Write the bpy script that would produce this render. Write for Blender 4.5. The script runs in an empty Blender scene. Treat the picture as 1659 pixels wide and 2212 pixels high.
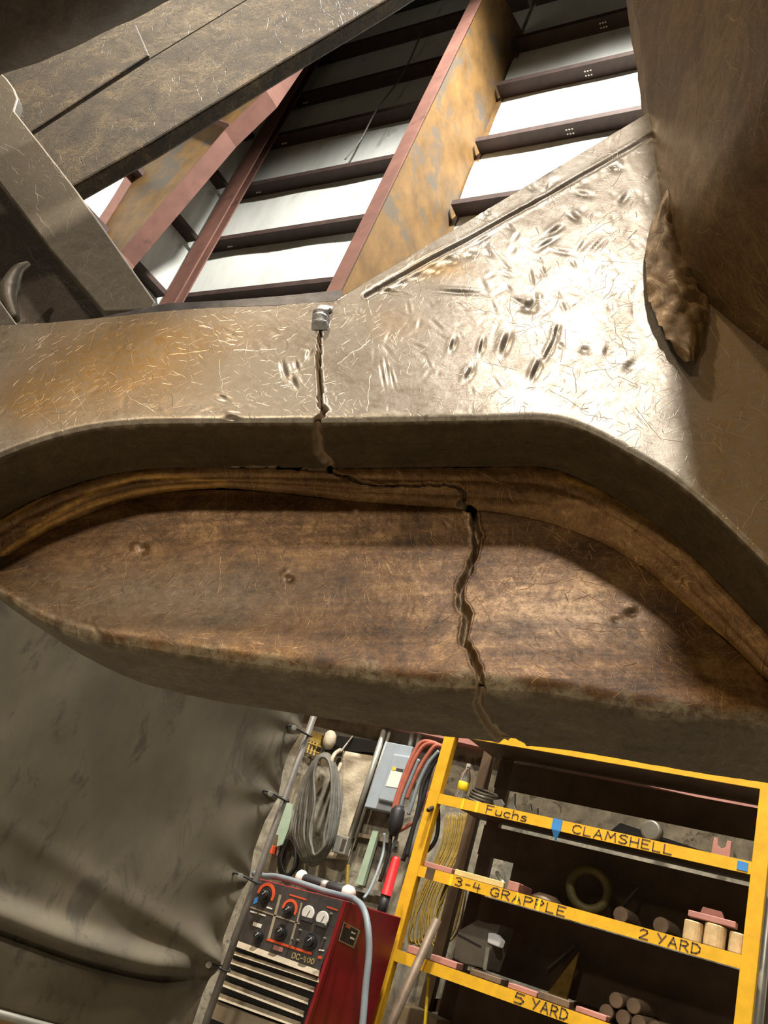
import bpy, math, random
import numpy as np
from mathutils import Vector, Matrix, noise as mnoise
random.seed(7); rng = np.random.default_rng(7)
scene = bpy.context.scene
C = scene.collection

# ------------------------------------------------------------------ camera
F = 1720.0; CX, CY = 829.5, 1106.0; CAMZ = 1.6
def nrm(v): v = np.asarray(v, float); return v / np.linalg.norm(v)
_Z = nrm([1290, 3656, -F]); _L = np.array([-2600, 100, -F]); _L = nrm(_L - _Z * _L.dot(_Z))
_X = -_L; _Y = np.cross(_Z, _X)
R = np.array([_X, _Y, _Z])
CAM = np.array([0, 0, CAMZ])
cd = bpy.data.cameras.new('camera'); cam = bpy.data.objects.new('camera', cd); C.objects.link(cam)
cd.sensor_fit = 'VERTICAL'; cd.sensor_height = 36.0; cd.sensor_width = 27.0; cd.lens = 36.0 * F / 2212.0
cd.clip_start = 0.05; cd.clip_end = 100
cam.matrix_world = Matrix.Translation(Vector(CAM)) @ Matrix(R.tolist()).to_4x4()
scene.camera = cam

# ------------------------------------------------------------------ light
scene.view_settings.view_transform = 'Standard'; scene.view_settings.look = 'None'
scene.view_settings.gamma = 1.0; scene.view_settings.use_curve_mapping = False
scene.view_settings.exposure = 0.0
world = bpy.data.worlds.new('world'); scene.world = world; world.use_nodes = True
world.node_tree.nodes['Background'].inputs[0].default_value = (1.0, 0.80, 0.56, 1)
world.node_tree.nodes['Background'].inputs[1].default_value = 0.035
def lamp(name, loc, energy, color, size=0.2, target=None, cone=None, blend=0.4):
    ld = bpy.data.lights.new(name, 'SPOT' if cone else 'POINT')
    ld.energy = energy; ld.color = color; ld.shadow_soft_size = size
    if cone: ld.spot_size = math.radians(cone); ld.spot_blend = blend
    o = bpy.data.objects.new(name, ld); C.objects.link(o); o.location = loc
    if target is not None:
        d = Vector(target) - Vector(loc); o.rotation_euler = d.to_track_quat('-Z', 'Y').to_euler()
    return o
WARM = (1.0, 0.86, 0.66)
def down(l): return (l[0], l[1], 0.0)
for nm, l, e, c, sz, cone in (('high_bay_lamp_a', (1.75, -6.2, 10.9), 2900, (1.0, 0.92, 0.81), 0.32, 142),
                              ('high_bay_lamp_b', (-4.8, -4.2, 11.5), 3400, (1.0, 0.83, 0.60), 0.25, 138),
                              ('added_fill_lamp', (-1.2, -9.5, 6.8), 1900, (1.0, 0.82, 0.58), 0.3, 152),  # added frontal lamp that fills the shadows in the bucket pocket
                              ('high_bay_lamp_c', (-1.7, 1.5, 12.9), 10000, (1.0, 0.97, 0.90), 0.25, 148)):
    lamp(nm, l, e, c, sz, down(l), cone, 0.35)

# ------------------------------------------------------------------ measuring helpers
def ray(px, py): return R @ np.array([px - CX, CY - py, -F])
def at(px, py, Y): d = ray(px, py); return CAM + d * (Y / d[1])
def at_x(px, py, X): d = ray(px, py); return CAM + d * (X / d[0])
def at_z(px, py, z): d = ray(px, py); return CAM + d * ((z - CAMZ) / d[2])
def on_plane(px, py, P, N):
    d = ray(px, py); return CAM + d * (np.dot(np.asarray(P) - CAM, N) / np.dot(d, N))
def proj(W):
    c = (np.asarray(W) - CAM) @ R
    return np.stack([CX + F * c[..., 0] / -c[..., 2], CY - F * c[..., 1] / -c[..., 2]], -1)
WN = nrm([0.052, -1, 0]); WP = np.array([0, 5.86, 0.0])
WX = nrm([1, 0.052, 0])
def wall_y(x): return 5.86 + 0.052 * x
def onwall(px, py, d=0.0): return on_plane(px, py, WP + WN * d, WN)

# ------------------------------------------------------------------ materials
def nodes(name):
    m = bpy.data.materials.new(name); m.use_nodes = True
    nt = m.node_tree; return m, nt, nt.nodes['Principled BSDF']
def _n(nt, t, **kw):
    n = nt.nodes.new(t)
    for k, v in kw.items(): setattr(n, k, v)
    return n
def noise_tex(nt, vec, scale, detail=5, rough=0.6, dist=0.0):
    n = _n(nt, 'ShaderNodeTexNoise'); n.inputs['Scale'].default_value = scale
    n.inputs['Detail'].default_value = detail; n.inputs['Roughness'].default_value = rough
    n.inputs['Distortion'].default_value = dist
    if vec is not None: nt.links.new(vec, n.inputs['Vector'])
    return n.outputs['Fac']
def ramp(nt, fac, stops):
    r = _n(nt, 'ShaderNodeValToRGB'); e = r.color_ramp.elements
    while len(e) < len(stops): e.new(0.5)
    for el, (p, c) in zip(e, stops):
        el.position = p; el.color = (c, c, c, 1) if isinstance(c, (int, float)) else (*c[:3], 1)
    nt.links.new(fac, r.inputs['Fac']); return r.outputs['Color']
def mixc(nt, fac, a, b, mode='MIX'):
    m = _n(nt, 'ShaderNodeMix', data_type='RGBA', blend_type=mode)
    for sock, v in ((m.inputs[0], fac), (m.inputs[6], a), (m.inputs[7], b)):
        if isinstance(v, (int, float)): sock.default_value = v
        elif isinstance(v, (tuple, list)): sock.default_value = (*v[:3], 1)
        else: nt.links.new(v, sock)
    return m.outputs[2]
def math_(nt, op, a, b=None, c=None):
    m = _n(nt, 'ShaderNodeMath', operation=op)
    for i, v in enumerate((a, b, c)):
        if v is None: continue
        if isinstance(v, (int, float)): m.inputs[i].default_value = v
        else: nt.links.new(v, m.inputs[i])
    return m.outputs[0]
def scratches(nt, vec, scale, width, length, off=0.0):
    """short random strokes: one per Voronoi cell, turned at random"""
    mp = _n(nt, 'ShaderNodeMapping'); mp.inputs['Location'].default_value = (off, off * 0.7, 0)
    mp.inputs['Scale'].default_value = (scale,) * 3; nt.links.new(vec, mp.inputs['Vector'])
    v = _n(nt, 'ShaderNodeTexVoronoi', voronoi_dimensions='2D'); v.inputs['Scale'].default_value = 1.0; nt.links.new(mp.outputs[0], v.inputs['Vector'])
    sub = _n(nt, 'ShaderNodeVectorMath', operation='SUBTRACT'); nt.links.new(mp.outputs[0], sub.inputs[0]); nt.links.new(v.outputs['Position'], sub.inputs[1])
    sr = _n(nt, 'ShaderNodeVectorMath', operation='SUBTRACT'); nt.links.new(v.outputs['Color'], sr.inputs[0]); sr.inputs[1].default_value = (0.5, 0.5, 0.5)
    nz = _n(nt, 'ShaderNodeVectorMath', operation='NORMALIZE'); fl2 = _n(nt, 'ShaderNodeVectorMath', operation='MULTIPLY'); nt.links.new(sr.outputs[0], fl2.inputs[0]); fl2.inputs[1].default_value = (1, 1, 0); nt.links.new(fl2.outputs[0], nz.inputs[0])
    cr = _n(nt, 'ShaderNodeVectorMath', operation='CROSS_PRODUCT'); nt.links.new(sub.outputs[0], cr.inputs[0]); nt.links.new(nz.outputs[0], cr.inputs[1])
    ln = _n(nt, 'ShaderNodeVectorMath', operation='LENGTH'); nt.links.new(cr.outputs[0], ln.inputs[0])
    dt = _n(nt, 'ShaderNodeVectorMath', operation='DOT_PRODUCT'); nt.links.new(sub.outputs[0], dt.inputs[0]); nt.links.new(nz.outputs[0], dt.inputs[1])
    a = math_(nt, 'SUBTRACT', 1.0, math_(nt, 'DIVIDE', ln.outputs['Value'], width)); a = math_(nt, 'MAXIMUM', a, 0.0)
    b = math_(nt, 'LESS_THAN', math_(nt, 'ABSOLUTE', dt.outputs['Value']), length)
    return math_(nt, 'MULTIPLY', a, b)
def set_bump(nt, bs, h, strength, dist=0.002):
    b = _n(nt, 'ShaderNodeBump'); b.inputs['Strength'].default_value = strength; b.inputs['Distance'].default_value = dist
    nt.links.new(h, b.inputs['Height']); nt.links.new(b.outputs[0], bs.inputs['Normal'])
def attr(nt, name): return _n(nt, 'ShaderNodeAttribute', attribute_name=name).outputs['Fac']

def steel(name, c1, c2, c3, rough=(0.36, 0.6), metal=0.6, sc=6.0, bump=0.4, bdist=0.002, scr=0.5, crack=False, tone=None, edge=None, spec=0.5, streak=0.0, con=0.14):
    """scraped, rusty plate: three tones by noise, fine random scratches, optional fracture colour by attribute"""
    m, nt, bs = nodes(name)
    co = _n(nt, 'ShaderNodeAttribute', attribute_name='loc').outputs['Vector'] if crack else _n(nt, 'ShaderNodeTexCoord').outputs['Object']
    n1 = noise_tex(nt, co, sc, 10, 0.72, 0.8); n2 = noise_tex(nt, co, sc * 9, 8, 0.78, 0.5); n3 = noise_tex(nt, co, sc * 0.35, 3, 0.5)
    nf = noise_tex(nt, co, 260, 5, 0.75)
    f = math_(nt, 'ADD', math_(nt, 'MULTIPLY', n1, 0.42), math_(nt, 'ADD', math_(nt, 'MULTIPLY', n2, 0.26), math_(nt, 'ADD', math_(nt, 'MULTIPLY', n3, 0.1), math_(nt, 'MULTIPLY', nf, 0.22))))
    if streak:
        mp = _n(nt, 'ShaderNodeMapping'); mp.inputs['Scale'].default_value = (3.0, 40.0, 40.0); mp.inputs['Rotation'].default_value = (0, 0, 0.06); nt.links.new(co, mp.inputs['Vector'])
        f = math_(nt, 'ADD', f, math_(nt, 'MULTIPLY', math_(nt, 'SUBTRACT', noise_tex(nt, mp.outputs[0], 1.0, 6, 0.7, 0.4), 0.5), streak))
    col = ramp(nt, f, [(0.5 - con, c1), (0.5, c2), (0.5 + con, c3)])
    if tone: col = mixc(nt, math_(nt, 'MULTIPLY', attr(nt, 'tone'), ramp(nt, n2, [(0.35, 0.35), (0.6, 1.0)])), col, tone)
    if edge: col = mixc(nt, math_(nt, 'MULTIPLY', attr(nt, 'edge'), ramp(nt, n2, [(0.38, 0.1), (0.58, 1.0)])), col, edge)
    flat = _n(nt, 'ShaderNodeCombineXYZ')
    for k, vv in enumerate(((1, 0, 0), (0, 1, -1)) if crack else ((1, -0.7, 0), (0.2, 0.3, 1))):
        dp = _n(nt, 'ShaderNodeVectorMath', operation='DOT_PRODUCT'); nt.links.new(co, dp.inputs[0]); dp.inputs[1].default_value = vv; nt.links.new(dp.outputs['Value'], flat.inputs[k])
    wv = _n(nt, 'ShaderNodeTexNoise'); wv.inputs['Scale'].default_value = 22; wv.inputs['Detail'].default_value = 2; nt.links.new(co, wv.inputs['Vector'])
    wm_ = _n(nt, 'ShaderNodeVectorMath', operation='MULTIPLY_ADD'); nt.links.new(wv.outputs['Color'], wm_.inputs[0]); wm_.inputs[1].default_value = (0.022, 0.022, 0); nt.links.new(flat.outputs[0], wm_.inputs[2])
    c2d = wm_.outputs[0]
    s1 = scratches(nt, c2d, 26, 0.022, 0.42); s2 = scratches(nt, c2d, 60, 0.045, 0.42, 3.1); s3 = scratches(nt, c2d, 11, 0.008, 0.46, 7.7); s4 = scratches(nt, c2d, 40, 0.035, 0.45, 11.3)
    gate = ramp(nt, noise_tex(nt, co, 8, 3), [(0.42, 0.05), (0.60, 1.0)]); gate2 = ramp(nt, noise_tex(nt, co, 11, 3, 0.5, 2.0), [(0.45, 0.0), (0.62, 1.0)])
    s = math_(nt, 'MAXIMUM', s3, math_(nt, 'MAXIMUM', math_(nt, 'MULTIPLY', math_(nt, 'MAXIMUM', s1, math_(nt, 'MULTIPLY', s2, 0.7)), gate), math_(nt, 'MULTIPLY', s4, gate2)))
    bright = tuple(min(1, c * 1.7) for c in c3)
    col = mixc(nt, math_(nt, 'MULTIPLY', s, scr), col, bright)
    d4 = math_(nt, 'MULTIPLY', scratches(nt, c2d, 20, 0.03, 0.3, 19.0), gate2); col = mixc(nt, math_(nt, 'MULTIPLY', d4, 0.6), col, c1)
    if crack:
        ck = attr(nt, 'crack'); col = mixc(nt, ck, col, mixc(nt, n2, (0.14, 0.09, 0.05), (0.50, 0.37, 0.22)))
        nt.links.new(math_(nt, 'MULTIPLY', math_(nt, 'SUBTRACT', 1.0, ck), metal), bs.inputs['Metallic'])
    else: bs.inputs['Metallic'].default_value = metal
    nt.links.new(col, bs.inputs['Base Color'])
    nt.links.new(ramp(nt, f, [(0.35, rough[1]), (0.65, rough[0])]), bs.inputs['Roughness'])
    bs.inputs['Specular IOR Level'].default_value = spec
    h = math_(nt, 'ADD', math_(nt, 'MULTIPLY', nf, 0.10), math_(nt, 'SUBTRACT', math_(nt, 'MULTIPLY', n2, 0.09), math_(nt, 'MULTIPLY', math_(nt, 'MAXIMUM', s, d4), 0.2)))
    set_bump(nt, bs, h, bump, bdist)
    return m
def plain(name, col, rough=0.6, metal=0.0, var=0.25, sc=12.0, bump=0.15, dirt=None, dirt_at=0.55, dsc=None, emit=0, bdist=0.004, stretch=None):
    """even colour with slight mottling and an optional dirt or wear colour in blotches"""
    m, nt, bs = nodes(name); co = _n(nt, 'ShaderNodeTexCoord').outputs['Object']
    if stretch:
        mp = _n(nt, 'ShaderNodeMapping'); mp.inputs['Scale'].default_value = stretch; nt.links.new(co, mp.inputs['Vector']); co = mp.outputs[0]
    n1 = noise_tex(nt, co, sc, 6, 0.62)
    a = tuple(c * (1 - var) for c in col); b = tuple(min(1, c * (1 + var)) for c in col)
    c_ = ramp(nt, n1, [(0.32, a), (0.68, b)])
    if dirt is not None:
        n2 = noise_tex(nt, co, dsc or sc * 0.7, 8, 0.7, 0.5)
        c_ = mixc(nt, ramp(nt, n2, [(dirt_at, 0.0), (dirt_at + 0.08, 1.0)]), c_, dirt)
    nt.links.new(c_, bs.inputs['Base Color']); bs.inputs['Roughness'].default_value = rough; bs.inputs['Metallic'].default_value = metal
    if bump: set_bump(nt, bs, n1, bump, bdist)
    return m
M = {}
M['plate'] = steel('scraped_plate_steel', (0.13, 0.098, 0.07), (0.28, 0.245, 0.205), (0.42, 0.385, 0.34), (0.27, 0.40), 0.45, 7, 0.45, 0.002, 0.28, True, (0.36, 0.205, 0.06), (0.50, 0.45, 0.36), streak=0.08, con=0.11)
M['step'] = steel('shaded_step_steel', (0.045, 0.032, 0.014), (0.095, 0.068, 0.033), (0.16, 0.12, 0.065), (0.45, 0.62), 0.3, 6, 0.35, 0.002, 0.3, True, (0.2, 0.15, 0.08), (0.34, 0.29, 0.19), streak=0.2)  # brown steel with the shade of down-facing faces put into its colour
M['pocket'] = steel('rusty_pocket_steel', (0.030, 0.012, 0.0035), (0.11, 0.050, 0.0135), (0.235, 0.13, 0.046), (0.32, 0.5), 0.35, 6, 0.45, 0.002, 0.55, True, (0.27, 0.21, 0.145), (0.33, 0.285, 0.19), streak=0.26, con=0.095)
M['weld'] = steel('rusty_weld_steel', (0.07, 0.03, 0.010), (0.21, 0.105, 0.032), (0.40, 0.23, 0.085), (0.42, 0.6), 0.3, 9, 0.7, 0.004, 0.7, True, (0.62, 0.34, 0.07), streak=0.25)
M['arm'] = steel('brown_arm_steel', (0.04, 0.022, 0.007), (0.12, 0.066, 0.021), (0.24, 0.145, 0.058), (0.4, 0.6), 0.3, 6, 0.5, 0.003, 0.6)
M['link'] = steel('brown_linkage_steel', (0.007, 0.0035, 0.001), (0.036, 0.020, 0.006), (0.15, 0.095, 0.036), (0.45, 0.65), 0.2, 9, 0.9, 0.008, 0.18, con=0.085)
M['grey_steel'] = steel('grey_brown_steel', (0.05, 0.042, 0.03), (0.125, 0.105, 0.08), (0.20, 0.17, 0.135), (0.4, 0.58), 0.35, 7, 0.5, 0.002, 0.25)
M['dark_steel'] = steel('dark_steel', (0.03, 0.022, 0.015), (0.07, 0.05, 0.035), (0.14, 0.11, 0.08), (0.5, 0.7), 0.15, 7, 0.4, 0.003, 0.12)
M['blue_steel'] = plain('blued_steel_edge', (0.10, 0.095, 0.10), 0.4, 0.6, 0.3, 30)
M['nub'] = plain('fresh_weld_metal', (0.42, 0.42, 0.43), 0.4, 0.5, 0.35, 60, 0.6)
M['sheet'] = plain('white_vinyl_sheet', (0.62, 0.64, 0.60), 0.55, 0, 0.10, 3, 0.2, (0.42, 0.42, 0.37), 0.60, 4, stretch=(1, 1, 0.35), bdist=0.03)
M['girt'] = plain('dark_red_oxide_girt', (0.045, 0.025, 0.02), 0.7, 0, 0.3, 6)
M['column_red'] = plain('red_oxide_paint', (0.155, 0.07, 0.052), 0.65, 0, 0.2, 4, 0.1, (0.09, 0.04, 0.03), 0.6, 3)
M['column_web'] = plain('smoked_ochre_web', (0.165, 0.09, 0.028), 0.6, 0, 0.35, 3, 0.15, (0.10, 0.08, 0.06), 0.52, 1.3)
M['concrete'] = plain('dirty_concrete', (0.27, 0.24, 0.18), 0.9, 0, 0.45, 9, 0.6, (0.10, 0.085, 0.06), 0.56, 7)
M['floor'] = plain('shop_floor_concrete', (0.16, 0.14, 0.11), 0.8, 0, 0.3, 4, 0.3, (0.07, 0.06, 0.05), 0.6)
M['roof'] = plain('dark_roof_sheet', (0.03, 0.028, 0.025), 0.9, 0, 0.2)
M['curtain'] = plain('olive_canvas', (0.098, 0.082, 0.054), 0.8, 0, 0.22, 5, 0.12, (0.06, 0.05, 0.034), 0.55, 6, stretch=(1.0, 1.0, 0.45))
M['yellow'] = plain('worn_yellow_paint', (0.76, 0.42, 0.02), 0.45, 0, 0.12, 14, 0.15, (0.12, 0.08, 0.04), 0.66, 22)
M['shelf_in'] = plain('dark_brown_shelf_plate', (0.085, 0.05, 0.025), 0.6, 0, 0.4, 5)
M['ink'] = plain('dark_marker_ink', (0.10, 0.06, 0.035), 0.7, 0, 0.3, 60, 0)
M['red'] = plain('dark_red_enamel', (0.26, 0.012, 0.016), 0.4, 0, 0.3, 5, 0.1, (0.12, 0.01, 0.01), 0.62)
M['red_plastic'] = plain('red_plastic', (0.68, 0.025, 0.03), 0.4, 0, 0.08)
M['panel_dark'] = plain('dusty_black_panel', (0.055, 0.045, 0.04), 0.6, 0, 0.3, 20)
M['tan'] = plain('dusty_tan_enamel', (0.36, 0.29, 0.20), 0.6, 0, 0.2, 9, 0.1, (0.2, 0.15, 0.1), 0.62)
M['black'] = plain('black_rubber', (0.018, 0.017, 0.018), 0.5, 0, 0.2)
M['cable'] = plain('dark_grey_cable', (0.14, 0.135, 0.115), 0.55, 0, 0.25, 20)
M['hose'] = plain('blue_grey_hose', (0.21, 0.245, 0.27), 0.5, 0, 0.12)
M['rubber_red'] = plain('faded_red_hose', (0.43, 0.12, 0.075), 0.55, 0, 0.2, 15)
M['white'] = plain('white_plastic', (0.85, 0.80, 0.72), 0.5, 0, 0.06)
M['orange_red'] = plain('orange_red_print', (0.75, 0.10, 0.03), 0.5, 0, 0.1)
M['knob'] = plain('black_knob_plastic', (0.02, 0.02, 0.02), 0.35)
M['grey_box'] = plain('grey_enamel_box', (0.36, 0.41, 0.46), 0.4, 0, 0.06)
M['galv'] = plain('galvanised_steel', (0.40, 0.39, 0.34), 0.4, 0.5, 0.15)
M['green'] = plain('pale_green_paint', (0.36, 0.46, 0.34), 0.55, 0, 0.12)
M['beige'] = plain('creased_beige_sheeting', (0.46, 0.39, 0.28), 0.6, 0, 0.2, 6, 0.8, bdist=0.02)
M['pink'] = plain('red_oxide_primer', (0.42, 0.19, 0.155), 0.7, 0, 0.12)
M['pale_wood'] = plain('pale_yellow_wood', (0.62, 0.48, 0.20), 0.7, 0, 0.15, 20)
M['log'] = plain('sawn_wood', (0.60, 0.43, 0.22), 0.7, 0, 0.25, 18, 0.2)
M['blue'] = plain('blue_tape', (0.045, 0.24, 0.60), 0.6, 0, 0.1)
M['bright_yellow'] = plain('bright_yellow_tape', (0.85, 0.62, 0.02), 0.5, 0, 0.05)
M['yellow_rope'] = plain('yellow_rope', (0.30, 0.20, 0.035), 0.7, 0, 0.3, 30)
M['brown_steel'] = plain('brown_round_bar', (0.17, 0.12, 0.08), 0.55, 0.3, 0.3)
M['pipe_grey'] = plain('grey_pipe_paint', (0.15, 0.135, 0.12), 0.5, 0.2, 0.25)
M['grey_metal'] = plain('dull_grey_metal', (0.17, 0.16, 0.13), 0.45, 0.4, 0.15)
M['blue_white'] = plain('bluish_white_paint', (0.80, 0.84, 0.90), 0.35, 0, 0.05)
m_, nt_, bs_ = nodes('clear_plastic'); bs_.inputs['Base Color'].default_value = (0.85, 0.88, 0.86, 1); bs_.inputs['Roughness'].default_value = 0.08
bs_.inputs['Transmission Weight'].default_value = 0.9; bs_.inputs['IOR'].default_value = 1.2; M['clear'] = m_

# ------------------------------------------------------------------ object helpers
ORG = {}
def thing(name, label, cat, loc, group=None, kind=None):
    o = bpy.data.objects.new(name, None); C.objects.link(o); o.empty_display_size = 0.05
    o.location = Vector(loc); ORG[o.name] = np.array(loc, float)
    if kind: o['kind'] = kind
    tag(o, label, cat, group); return o
def tag(o, label=None, cat=None, group=None, kind=None):
    if label: o['label'] = label
    if cat: o['category'] = cat
    if group: o['group'] = group
    if kind: o['kind'] = kind
    return o
def obj(name, VF, mat, parent=None, smooth=False, bevel=0.0, attrs=None, label=None, bseg=2):
    V = np.asarray(VF[0], float); Fc = VF[1]
    if parent is None: org = np.array([V[:, 0].mean(), V[:, 1].mean(), V[:, 2].min()])
    else: org = V.mean(0)
    me = bpy.data.meshes.new(name)
    if isinstance(Fc, np.ndarray):
        nf, k = Fc.shape
        me.vertices.add(len(V)); me.vertices.foreach_set('co', (V - org).ravel())
        me.loops.add(nf * k); me.loops.foreach_set('vertex_index', Fc.ravel().astype(np.int32))
        me.polygons.add(nf); me.polygons.foreach_set('loop_start', np.arange(nf, dtype=np.int32) * k)
        me.polygons.foreach_set('loop_total', np.full(nf, k, dtype=np.int32)); me.update(calc_edges=True)
    else:
        me.from_pydata((V - org).tolist(), [], [list(f) for f in Fc]); me.update()
    if smooth:
        me.polygons.foreach_set('use_smooth', [True] * len(me.polygons))
    for k, v in (attrs or {}).items():
        v = np.asarray(v, np.float32)
        if v.ndim == 2: a = me.attributes.new(k, 'FLOAT_VECTOR', 'POINT'); a.data.foreach_set('vector', v.ravel())
        else: a = me.attributes.new(k, 'FLOAT', 'POINT'); a.data.foreach_set('value', v)
    me.materials.append(M[mat] if isinstance(mat, str) else mat)
    o = bpy.data.objects.new(name, me); C.objects.link(o)
    base = np.zeros(3)
    if parent is not None: o.parent = parent; base = ORG[parent.name]
    o.location = Vector(org - base); ORG[o.name] = org
    if bevel:
        b = o.modifiers.new('bevel', 'BEVEL'); b.width = bevel; b.segments = bseg; b.limit_method = 'ANGLE'
        for p in me.polygons: p.use_smooth = False
    if label: o['label'] = label
    return o
def join(*parts):
    V = []; Fs = []; k = 0
    for v, f in parts:
        V += [tuple(x) for x in v]; Fs += [[i + k for i in q] for q in f]; k += len(v)
    return V, Fs
def prism(poly, vec):
    """polygon (3-D points) swept along vec"""
    P = [np.asarray(p, float) for p in poly]; n = len(P); v = np.asarray(vec, float)
    V = P + [p + v for p in P]
    Fs = [list(range(n))[::-1], list(range(n, 2 * n))] + [[i, (i + 1) % n, (i + 1) % n + n, i + n] for i in range(n)]
    return V, Fs
def box(c, sx, sy, sz, ax=None):
    c = np.asarray(c, float); A = np.eye(3) if ax is None else np.asarray(ax)
    V = [c + A[0] * sx * i / 2 + A[1] * sy * j / 2 + A[2] * sz * k / 2 for k in (-1, 1) for j in (-1, 1) for i in (-1, 1)]
    return V, [[0, 2, 3, 1], [4, 5, 7, 6], [0, 1, 5, 4], [2, 6, 7, 3], [0, 4, 6, 2], [1, 3, 7, 5]]
def bar(a, b, w, h, up=(0, 0, 1)):
    a = np.asarray(a, float); b = np.asarray(b, float); d = nrm(b - a); s = nrm(np.cross(d, up)); u = np.cross(s, d)
    return box((a + b) / 2, np.linalg.norm(b - a), w, h, (d, s, u))
def smooth_path(P, n=6, closed=False):
    P = np.asarray(P, float); N = len(P); out = []
    rngi = range(N if closed else N - 1)
    for i in rngi:
        p0 = P[(i - 1) % N] if closed or i > 0 else P[0]; p1 = P[i]; p2 = P[(i + 1) % N]
        p3 = P[(i + 2) % N] if closed or i + 2 < N else P[-1]
        for k in range(n):
            t = k / n
            out.append(0.5 * ((2 * p1) + (p2 - p0) * t + (2 * p0 - 5 * p1 + 4 * p2 - p3) * t * t + (3 * p1 - p0 - 3 * p2 + p3) * t ** 3))
    if not closed: out.append(P[-1])
    return np.array(out)
def tube(path, r, seg=8, closed=False):
    P = np.asarray(path, float); n = len(P); rr = np.full(n, r) if np.isscalar(r) else np.asarray(r)
    V = []; up = None
    for i in range(n):
        if closed: t = P[(i + 1) % n] - P[i - 1]
        else: t = P[min(i + 1, n - 1)] - P[max(i - 1, 0)]
        t = nrm(t)
        if up is None: up = np.array([0, 0, 1.0]) if abs(t[2]) < 0.9 else np.array([1.0, 0, 0])
        s = nrm(np.cross(t, up)); up = np.cross(s, t)
        for k in range(seg):
            a = 2 * math.pi * k / seg; V.append(P[i] + rr[i] * (math.cos(a) * s + math.sin(a) * up))
    Fs = []
    for i in range(n if closed else n - 1):
        j = (i + 1) % n
        for k in range(seg):
            l = (k + 1) % seg; Fs.append([i * seg + k, i * seg + l, j * seg + l, j * seg + k])
    if not closed: Fs += [list(range(seg))[::-1], list(range((n - 1) * seg, n * seg))]
    return V, Fs
def lathe(base, axis, prof, seg=20):
    """profile of (radius, height) pairs turned about axis"""
    ax = nrm(axis); s = nrm(np.cross(ax, (0, 0, 1) if abs(ax[2]) < 0.9 else (1, 0, 0))); u = np.cross(s, ax); base = np.asarray(base, float)
    V = []
    for r, h in prof:
        for k in range(seg):
            a = 2 * math.pi * k / seg; V.append(base + ax * h + r * (math.cos(a) * s + math.sin(a) * u))
    Fs = []
    for i in range(len(prof) - 1):
        for k in range(seg):
            l = (k + 1) % seg; Fs.append([i * seg + k, i * seg + l, (i + 1) * seg + l, (i + 1) * seg + k])
    Fs += [list(range(seg))[::-1], list(range((len(prof) - 1) * seg, len(prof) * seg))]
    return V, Fs
def grid_faces(nr, nc):
    i = np.arange(nr - 1)[:, None] * nc + np.arange(nc - 1)[None, :]
    return np.stack([i, i + 1, i + 1 + nc, i + nc], -1).reshape(-1, 4)
STROKES = {
 'F': [[(0,0),(0,1),(.6,1)],[(0,.52),(.45,.52)]], 'u': [[(0,.62),(0,.12),(.12,0),(.36,0),(.5,.12)],[(.5,.62),(.5,0)]],
 'c': [[(.5,.55),(.36,.64),(.12,.62),(0,.42),(0,.2),(.14,.02),(.38,0),(.5,.1)]], 'h': [[(0,0),(0,1)],[(0,.42),(.18,.62),(.4,.6),(.48,.42),(.48,0)]],
 's': [[(.46,.56),(.3,.66),(.1,.6),(.06,.44),(.3,.34),(.46,.22),(.4,.04),(.2,0),(0,.08)]],
 'C': [[(.6,.85),(.42,1),(.16,.96),(0,.7),(0,.3),(.16,.04),(.42,0),(.6,.15)]], 'L': [[(0,1),(0,0),(.52,0)]],
 'A': [[(0,0),(.3,1),(.62,0)],[(.12,.36),(.5,.36)]], 'M': [[(0,0),(.08,1),(.36,.35),(.64,1),(.74,0)]],
 'S': [[(.56,.88),(.38,1),(.12,.96),(.02,.76),(.16,.58),(.44,.46),(.56,.26),(.46,.04),(.18,0),(0,.12)]],
 'H': [[(0,0),(0,1)],[(.56,0),(.56,1)],[(0,.5),(.56,.5)]], 'E': [[(.54,1),(0,1),(0,0),(.54,0)],[(0,.52),(.42,.52)]],
 '3': [[(0,.9),(.3,1),(.5,.8),(.4,.58),(.2,.54)],[(.2,.54),(.46,.44),(.54,.22),(.36,0),(.02,.08)]], '-': [[(.05,.45),(.4,.45)]],
 '4': [[(.1,1),(.02,.44),(.56,.44)],[(.42,.9),(.42,0)]], 'G': [[(.6,.85),(.42,1),(.16,.96),(0,.7),(0,.3),(.16,.04),(.42,0),(.6,.16),(.6,.45),(.36,.45)]],
 'R': [[(0,0),(0,1),(.4,.98),(.54,.78),(.4,.52),(0,.48)],[(.24,.5),(.58,0)]], 'P': [[(0,0),(0,1),(.42,.98),(.56,.76),(.42,.5),(0,.46)]],
 '2': [[(.02,.8),(.2,1),(.46,.94),(.5,.7),(.02,0),(.56,.02)]], 'Y': [[(0,1),(.3,.5)],[(.62,1),(.2,0)]],
 'D': [[(0,0),(0,1),(.34,.96),(.58,.7),(.58,.3),(.34,.04),(0,0)]], '5': [[(.54,1),(.08,1),(.04,.58),(.36,.6),(.54,.36),(.4,.04),(.02,.04)]],
 '0': [[(.26,1),(.04,.8),(.0,.4),(.2,0),(.42,.1),(.54,.5),(.46,.9),(.26,1)]], ' ': []}
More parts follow.
